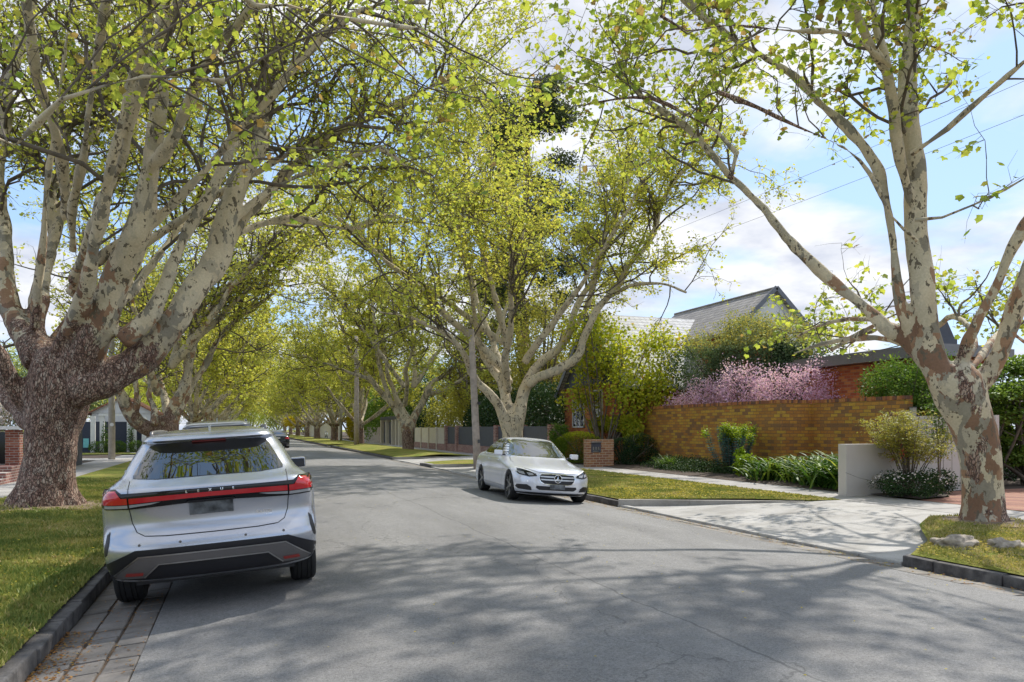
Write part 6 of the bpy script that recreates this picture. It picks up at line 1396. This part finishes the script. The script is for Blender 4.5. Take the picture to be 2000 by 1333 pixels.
def strap(name, label, base, n, L, w, m, seed, spread=1.0, rad=.5, arch=.6, area=None, group=None):
    """a clump of long arching leaves"""
    rng = np.random.default_rng(2000 + seed); root = empty(name, base, label, 'plant', group); V = []; Q = []; Tn = []; b = 0
    for i in range(n):
        a = rng.uniform(0, 2 * math.pi); q0 = np.array([rng.normal() * rad * .5, rng.normal() * rad * .5, 0]) if area is None else np.array([rng.uniform(-area[0], area[0]), rng.uniform(-area[1], area[1]), 0])
        d = np.array([math.cos(a), math.sin(a), 0]); s = np.array([-d[1], d[0], 0]); l = L * rng.uniform(.65, 1.15); lift = rng.uniform(.6, 1.35); W_ = w * rng.uniform(.7, 1.2); t0 = rng.normal(.5, .22)
        for k in range(6):
            t = k / 5; p = q0 + d * l * spread * (t * .75) + np.array([0, 0, l * (lift * t - arch * lift * t * t * 1.0)]); wd = W_ * (.55 + .9 * t - 1.42 * t * t)
            V += [p - s * wd + np.array([0, 0, wd * .4]), p, p + s * wd + np.array([0, 0, wd * .4])]; Tn += [t0] * 3
            if k: 
                c = b + 3 * k; Q += [(c - 3, c - 2, c + 1, c), (c - 2, c - 1, c + 2, c + 1)]
        b += 18
    o_ = link_mesh('leaf_clump', npmesh('leaf_clump', V, np.full(len(Q), 4), np.array(Q), {'tint': np.clip(Tn, 0, 1)}, True), M[m], root); o_['kind'] = 'stuff'; return root
k_ = 0
for (x, y, s) in ((14.3, 15.1, 1.0), (15.0, 15.2, 1.05), (14.5, 16.0, 1.0), (15.4, 16.1, 1.1), (14.9, 17.0, 1.0), (15.8, 17.1, 1.1), (15.6, 18.1, .95), (16.4, 16.4, 1.15), (14.6, 18.3, .8), (15.4, 19.0, .85)):
    strap('clivia', ['strap leaved plant nearest the rendered pillar', 'strap leaved plant behind the rendered pillar wall', 'low strap leaved plant second from the pillar', 'broad strap leaved plant at the middle of the clump', 'strap leaved plant spilling toward the footpath farther along', 'tall strap leaved plant against the brick wall', 'strap leaved plant at the left end of the clump by the wall', 'tallest strap leaved plant behind the low rendered wall', 'small strap leaved plant beside the lime bush, near the footpath', 'small strap leaved plant beside the lime bush, near the wall'][k_], (x, y, .05), 190, 1.25 * s, .048, 'strap', k_, .9, .55, .58, group='strap leaved plants before the brown wall'); k_ += 1
strap('grass_clump', 'small dark grassy clump at the left foot of the brown wall', (14.9, 24.4, .05), 200, .8, .018, 'shrub', 20, .9, .3, .5)
# euphorbia: blue green stems with lime flower heads
def euph(label, base, h, n, seed, r=.5):
    rng = np.random.default_rng(3000 + seed); root = empty('spurge', base, label, 'plant'); mb = MB(); pos, dr, hp = [], [], []
    for i in range(n):
        a = rng.uniform(0, 6.28); e = np.array([math.cos(a), math.sin(a), 0]) * rng.uniform(.1, 1) * r; hh = h * rng.uniform(.7, 1.0)
        q = smoothpath([(Vector((e[0] * .15, e[1] * .15, 0)), .012), (Vector((e[0] * .7, e[1] * .7, hh * .45)), .010), (Vector((e[0], e[1], hh)), .006)], .08); mb.tube([Vector(x[:3]) for x in q], list(q[:, 3]), 5, False)
        for x in q[int(len(q) * .3):]:
            for _ in range(16): d = rng.normal(size=3); d[2] = -.1 + abs(d[2]) * .3; pos.append(x[:3]); dr.append(d)
        if rng.random() < .65:
            top = q[-1][:3]
            for _ in range(150): hp.append(top + rng.normal(size=3) * np.array([.075, .075, .085]))
    v, s, ix, ti = leaves_np(rng, np.array(pos), .10, np.array([(0, 0, 0), (.5, .11, .02), (1, 0, -.03), (.5, -.11, .02)]), rng.normal(.5, .2, len(pos)), dirs=np.array(dr))
    link_mesh('foliage', npmesh('foliage', v, s, ix, {'tint': ti}), M['blue_leaf'], root)
    v, s, ix, ti = leaves_np(rng, np.array(hp), .05, LEAF6, rng.normal(.6, .2, len(hp)))
    link_mesh('flower_head', npmesh('flower_head', v, s, ix, {'tint': ti}), M['lime_leaf'], root); mb.build('stem', M['shrub_stem'] if 'shrub_stem' in M else M['branch'], root, org=(0, 0, 0), smooth=True)
euph('tall blue green spurge with lime flower heads before the brown wall', (15.3, 21.2, .05), 1.55, 46, 1, .85)
bush('lime_bush', 'small lime leaved bush right of the tall spurge', 'bush', (14.9, 19.8, .03), [(0, 0, .38, .38, .4, .36), (.1, .5, .75, .16, .16, .16), (.3, -.5, .3, .35, .4, .26)], 2400, .075, 'lime_leaf', LEAF6, 12, stems=8, stem_r=.012, shell=.3, tinto=-.2)
# nandina: cane stems with tiers of fine leaves and red berries
def nandina(label, base, h, n, seed, r=.6, m='olive_leaf', berries=True):
    rng = np.random.default_rng(4000 + seed); root = empty('nandina', base, label, 'bush'); mb = MB(); pos, hp = [], []
    for i in range(n):
        a = rng.uniform(0, 6.28); e = np.array([math.cos(a), math.sin(a), 0]) * rng.uniform(.15, 1) * r; hh = h * rng.uniform(.6, 1.05)
        q = smoothpath([(Vector((e[0] * .1, e[1] * .1, 0)), .013), (Vector((e[0] * .4, e[1] * .4, hh * .55)), .010), (Vector((e[0], e[1], hh)), .005)], .1); mb.tube([Vector(x[:3]) for x in q], list(q[:, 3]), 5, False)
        for x in q[int(len(q) * .6):]:
            for _ in range(3):
                aa = rng.uniform(0, 6.28); dd = np.array([math.cos(aa), math.sin(aa), .1]); L = rng.uniform(.2, .42)
                mb.tube([Vector(x[:3]), Vector(x[:3] + dd * L * .6 + np.array([0, 0, .03])), Vector(x[:3] + dd * L)], [.003, .0025, .0015], 3, False)
                for _ in range(15): pos.append(x[:3] + dd * L * rng.uniform(.3, 1.05) + rng.normal(size=3) * np.array([.05, .05, .02]))
        if berries and i % 5 == 0:
            c = q[int(len(q) * .7)][:3] + np.array([-.15, -.15, -.05])
            for _ in range(26): hp.append(c + rng.normal(size=3) * np.array([.03, .03, .07]))
    v, s, ix, ti = leaves_np(rng, np.array(pos), .075, np.array([(0, 0, 0), (.45, .2, .02), (1, 0, -.05), (.45, -.2, .02)]), rng.normal(.5, .25, len(pos)), flat=.9)
    link_mesh('foliage', npmesh('foliage', v, s, ix, {'tint': ti}), M[m], root)
    mb.build('stem', M['branch'], root, org=(0, 0, 0), smooth=True)
    if hp:
        mb = MB(); 
        for c in hp:
            c = Vector(c); rr = .011; mb.add([c + Vector(v) * rr for v in ((1, 0, 0), (-1, 0, 0), (0, 1, 0), (0, -1, 0), (0, 0, 1), (0, 0, -1))], [(0, 2, 4), (2, 1, 4), (1, 3, 4), (3, 0, 4), (2, 0, 5), (1, 2, 5), (3, 1, 5), (0, 3, 5)])
        mb.build('berries', M['berry'], root, org=(0, 0, 0), smooth=True)
M['berry'] = simple('berry', (.5, .03, .02), .3)
nandina('airy cane stemmed bush with red berries before the low rendered wall', (14.3, 13.15, .05), 1.8, 30, 1, .95)
nandina('tall slender green bush against the taller rendered wall', (15.35, 13.3, .05), 2.2, 6, 2, .28, 'shrub', False)
def flowerbush(label, base, r, h, n, seed):
    rt = bush('daisy_bush', label, 'bush', base, [(0, 0, h * .5, r, r * .8, h * .55)], n, .05, 'dark_leaf', LEAF4, seed, stems=6, shell=.4, stem_r=.012, tinto=.2)
    rng = np.random.default_rng(seed); d = nrm(rng.normal(size=(n // 26, 3))); d[:, 2] = abs(d[:, 2]); pos = d * np.array([r, r * .8, h * .58]) * 1.05 + np.array([0, 0, h * .5])
    v, s, ix, ti = leaves_np(rng, pos, .045, LEAF6, rng.normal(.9, .1, len(pos)), flat=.8); v = v
    fo = link_mesh('blossom', npmesh('blossom', v, s, ix, {'tint': ti}), M['pale_blossom'], rt); fo['kind'] = 'stuff'
flowerbush('dark low bush dotted with small white flowers at the foot of the low wall', (14.15, 13.0, .04), .85, .55, 5200, 41)
flowerbush('smaller white flowered bush beside the ribbed gate', (15.65, 13.45, .04), .33, .5, 1600, 42)
# maples at the far right, behind the tree
for i, (x, y, h) in enumerate(((19.5, 15.3, 3.1), (20.7, 15.0, 3.3))):
    rt = bush('maple', ['small green maple with tiered leaves right of the ribbed gate', 'small green maple at the right edge of the picture'][i], 'tree', (x, y, 0),
        [(0, 0, h * .62, 1.1, 1.0, .28), (.3, .4, h * .42, 1.0, 1.0, .25), (-.3, -.2, h * .8, .9, .9, .3), (.1, .5, h * 1.0, .8, .8, .3), (-.4, .2, h * .25, .8, .8, .3)], 12000, .085, 'shrub', LEAF6, 60 + i, stems=16, shell=.1, stem_r=.05, tinto=.3, flat=.95, noisy=.2)
bush('shrub_bank', 'dark shrubs filling the shade behind the maples', 'bush', (22.0, 16.6, 0), [(0, 0, .8, 1.0, 1.0, .9), (1.3, -.5, .7, 1.0, .9, .8), (-1.2, .6, 1.0, 1.0, .8, 1.1)], 9000, .09, 'dark_leaf', LEAF4, 63, stems=6)
# ------------------------------------------------------------------ background greenery
def hedgerow(label, x0, x1, y0, y1, h, n, leaf, m, seed, name='hedge', cat='hedge', nb=6, noisy=.12, tinto=0, **k):
    b = []
    for i in range(nb):
        t = (i + .5) / nb; b.append(((x1 - x0) * (random.random() - .5) * .3, (t - .5) * (y1 - y0), h * .5, (x1 - x0) / 2, (y1 - y0) / nb * .8, h * random.uniform(.5, .58)))
    return bush(name, label, cat, ((x0 + x1) / 2, (y0 + y1) / 2, 0), b, n, leaf, m, LEAF4, seed, stems=8, shell=.6, noisy=noisy, tinto=tinto, **k)
hedgerow('tall dark evergreen hedge rising behind the brick and slate fence', 14.2, 17.2, 36.5, 52, 3.9, 30000, .15, 'dark_leaf', 70, tinto=.15)
hedgerow('tangled grey twiggy shrubs behind the cream panel fence', 14.2, 17, 53, 63, 3.6, 9000, .16, 'olive_leaf', 71, 'shrub_bank', 'bush', noisy=.3)
hedgerow('dense dark hedge beside the cream gate piers', 13.4, 16, 62.5, 67.5, 3.0, 9000, .16, 'dark_leaf', 72)
hedgerow('bright green conifer hedge beyond the cream gate piers', 13.3, 16, 80, 95, 5.6, 16000, .25, 'shrub', 73, nb=7, noisy=.2, tinto=.2)
bush('wattle_bush', 'yellow flowering bush beside the far conifer hedge', 'bush', (13.4, 96.5, 0), [(0, 0, 1.6, .9, 1.3, 1.6), (0, 1.5, 2.6, .9, 1.0, .9)], 5000, .18, 'yellow_leaf', LEAF4, 74)
bush('wattle_bush', 'mustard yellow bush above the far end of the road', 'bush', (13.0, 172, 0), [(-1.5, 0, 3.0, 2.6, 3.0, 1.1), (.5, 4, 3.2, 2.6, 2.0, 1.1)], 3500, .4, 'yellow_leaf', LEAF4, 75)
for i, (x, y, r_, h_, m_) in enumerate(((20, 48, 3.2, 6.5, 'olive_leaf'), (19, 62, 3.4, 7.5, 'olive_leaf'), (20, 82, 4, 9, 'shrub'), (21, 120, 6, 12, 'leaf'), (20, 150, 6, 12, 'leaf'), (22, 41, 2.6, 6.0, 'olive_leaf'), (26, 180, 8, 14, 'leaf'), (-20, 95, 6, 11, 'leaf'), (-18, 125, 6, 12, 'leaf'), (-16, 160, 7, 12, 'leaf'), (-14, 70, 4, 8, 'grey_leaf'), (-17, 44, 3.2, 7.5, 'shrub'), (-26, 58, 5, 10, 'grey_leaf'), (18.2, 44.5, 2.8, 10.5, 'olive_leaf'), (17.6, 55.5, 3.0, 10, 'olive_leaf'))):
    lab = ['bare twiggy olive tree behind the dark evergreen hedge', 'olive toned tree behind the cream panel fence', 'round green tree behind the cream gate piers', 'big yellow green tree behind the distant mauve house', 'big yellow green tree beyond the long pale wall', 'thin olive tree rising behind the brick house roof', 'farthest yellow green tree on the right skyline', 'yellow green garden tree behind the pale house on the left', 'yellow green garden tree farther along the left side', 'farthest yellow green garden tree on the left skyline', 'grey green tree behind the terracotta gable', 'green garden tree beyond the dark slate panel, left side', 'grey green tree behind the navy garage, far left', 'tall fine twigged olive tree right behind the fork of the pale plane tree', 'tall fine twigged olive tree left of the pale plane tree fork'][i]
    bush('garden_tree', lab, 'tree', (x, y, 0), [(0, 0, h_ * .62, r_, r_, h_ * .33), (r_ * .5, -r_ * .3, h_ * .5, r_ * .7, r_ * .7, h_ * .25), (-r_ * .45, r_ * .3, h_ * .55, r_ * .7, r_ * .7, h_ * .25), (0, 0, h_ * .88, r_ * .6, r_ * .6, h_ * .16)], (22000 if y > 90 else 14000), .11 + y * .0011, m_, LEAF4, 80 + i, group='garden trees behind the houses', stems=12, shell=.3, noisy=.35, stem_r=.12)
bush('shrub_bank', 'grey green shrubs closing the view left of the navy garage', 'bush', (-17, 58, 0), [(-9, 0, 2.2, 3.5, 2, 2.4), (-4.5, .5, 2.6, 3.2, 2, 2.7), (-.5, 0, 2.0, 3.0, 2, 2.2), (3.5, .6, 2.4, 2.6, 2, 2.5), (-14, 0, 2.6, 3.6, 2, 2.8)], 20000, .2, 'grey_leaf', LEAF4, 130, stems=10, shell=.5, noisy=.25, stem_r=.08)
bush('blossom_tree', 'pale pink blossom tree behind the brick gate at the left edge', 'tree', (-9.2, 33.0, 0), [(0, 0, 2.5, 2.0, 1.5, .9), (-1, 1, 3.0, 1.6, 1.2, .8), (-.4, 0, 1.2, 1.4, 1.0, .8)], 7000, .13, 'pale_blossom', LEAF4, 95, stems=10, noisy=.3)
# tall eucalypt behind the second right tree
rng = np.random.default_rng(77); E0 = Vector((21.0, 56.0, 0)); eb = []
tp = smoothpath([(E0, .6), (E0 + Vector((.1, 0, 6)), .5), (E0 + Vector((-.2, .2, 12)), .42), (E0 + Vector((.1, 0, 18)), .32), (E0 + Vector((.4, 0, 24)), .16), (E0 + Vector((.5, .1, 28.5)), .05)])
pth = [jit(tp, rng, .05)]
blobsE = []
for i in range(54):
    z = rng.uniform(8.0, 28.0); a = rng.uniform(0, 6.28); L = rng.uniform(1.5, 4.6) * (1.15 - abs(z - 18) / 22); k = int(np.argmin(abs(tp[:, 2] - z))); p0 = Vector(tp[k][:3])
    e = p0 + Vector((math.cos(a) * L, math.sin(a) * L, rng.uniform(.2, 1.6))); pth.append(jit(smoothpath([(p0, .10), (p0.lerp(e, .5) + Vector((0, 0, .4)), .07), (e, .03)]), rng, .05))
    s_ = rng.uniform(1.1, 2.0); blobsE.append((e.x - E0.x, e.y - E0.y, e.z, s_, s_, s_ * .55))
eu = bush('gum_tree', 'tall dark gum tree with reddish trunk, far behind the second right plane tree', 'tree', tuple(E0), blobsE, 70000, .22, 'gum_leaf', LEAF4, 78, stems=0, shell=.15, noisy=.3, tinto=.05, foliage='crown')
link_mesh('trunk', rough_tree_mesh(pth, 'trunk', None, lambda co: np.zeros(len(co)), E0, rng, 10), M['gum_bark'], eu)
for i, (x, y) in enumerate(((-5, 245), (3, 262), (11, 250), (20, 258))):
    bush('street_tree', ['yellow green tree closing the far end of the road, leftmost', 'yellow green tree closing the far end of the road, in line with it', 'yellow green tree at the far end, right side of the road', 'yellow green tree at the far end, behind the right verge'][i], 'tree', (x, y, 0), [(0, 0, 6, 5, 4, 5), (2, 0, 9, 4, 4, 4), (-3, 0, 4, 4, 3, 3.5)], 9000, .42, 'leaf', LEAF4, 120 + i, group='trees at the far end of the road', stems=6, shell=.3, noisy=.3, stem_r=.2)
strap('grass_clump', 'taller green grass tuft at the left foot of the massive trunk', (-4.35, 16.2, .03), 260, .26, .006, 'grass_blade', 30, .8, .5, .5)
for i, (x, y) in enumerate(((-2.6, 16.3), (-3.3, 15.9), (-4.6, 14.6), (-2.2, 12.4))):
    strap('grass_clump', ['grass tuft right of the massive trunk', 'grass tuft at the front of the massive trunk', 'weedy tuft at the left edge before the trunk', 'lone weedy tuft on the left verge near the kerb'][i], (x, y, .03), 90, .13, .005, 'grass_blade', 31 + i, .9, .25, .5)
# stump-like rocks at the kerb of the tree island
def rockm(name, label, base, size, seed):
    bm = bmesh.new(); bmesh.ops.create_icosphere(bm, subdivisions=4, radius=1)
    for v in bm.verts:
        n_ = mnoise.noise(v.co * 1.6 + Vector((seed, 0, 0))) * .45 + mnoise.noise(v.co * 4.5 + Vector((seed, 3, 0))) * .25 + mnoise.noise(v.co * 11 + Vector((seed, 3, 7))) * .10
        v.co = Vector((v.co.x * size[0], v.co.y * size[1], v.co.z * size[2])) * (1 + n_)
    me = bpy.data.meshes.new(name); bm.to_mesh(me); bm.free(); me.polygons.foreach_set('use_smooth', [True] * len(me.polygons))
    o = link_mesh(name, me, M['stump']); o.location = base; return tag(o, label, 'rock', 'weathered rocks in the grass')
rockm('rock', 'larger rough pale rock in the grass before the right plane tree', (9.0, 7.55, .0), (.30, .17, .13), 3).rotation_euler = (0, 0, -.5)
rockm('rock', 'smaller rough rock on the right, beside the larger one', (9.48, 7.2, .0), (.24, .15, .11), 9).rotation_euler = (0, 0, -.4)
rockm('rock', 'small flat tan rock in the grass at the far left edge', (-2.62, 5.35, -.03), (.12, .07, .05), 15)
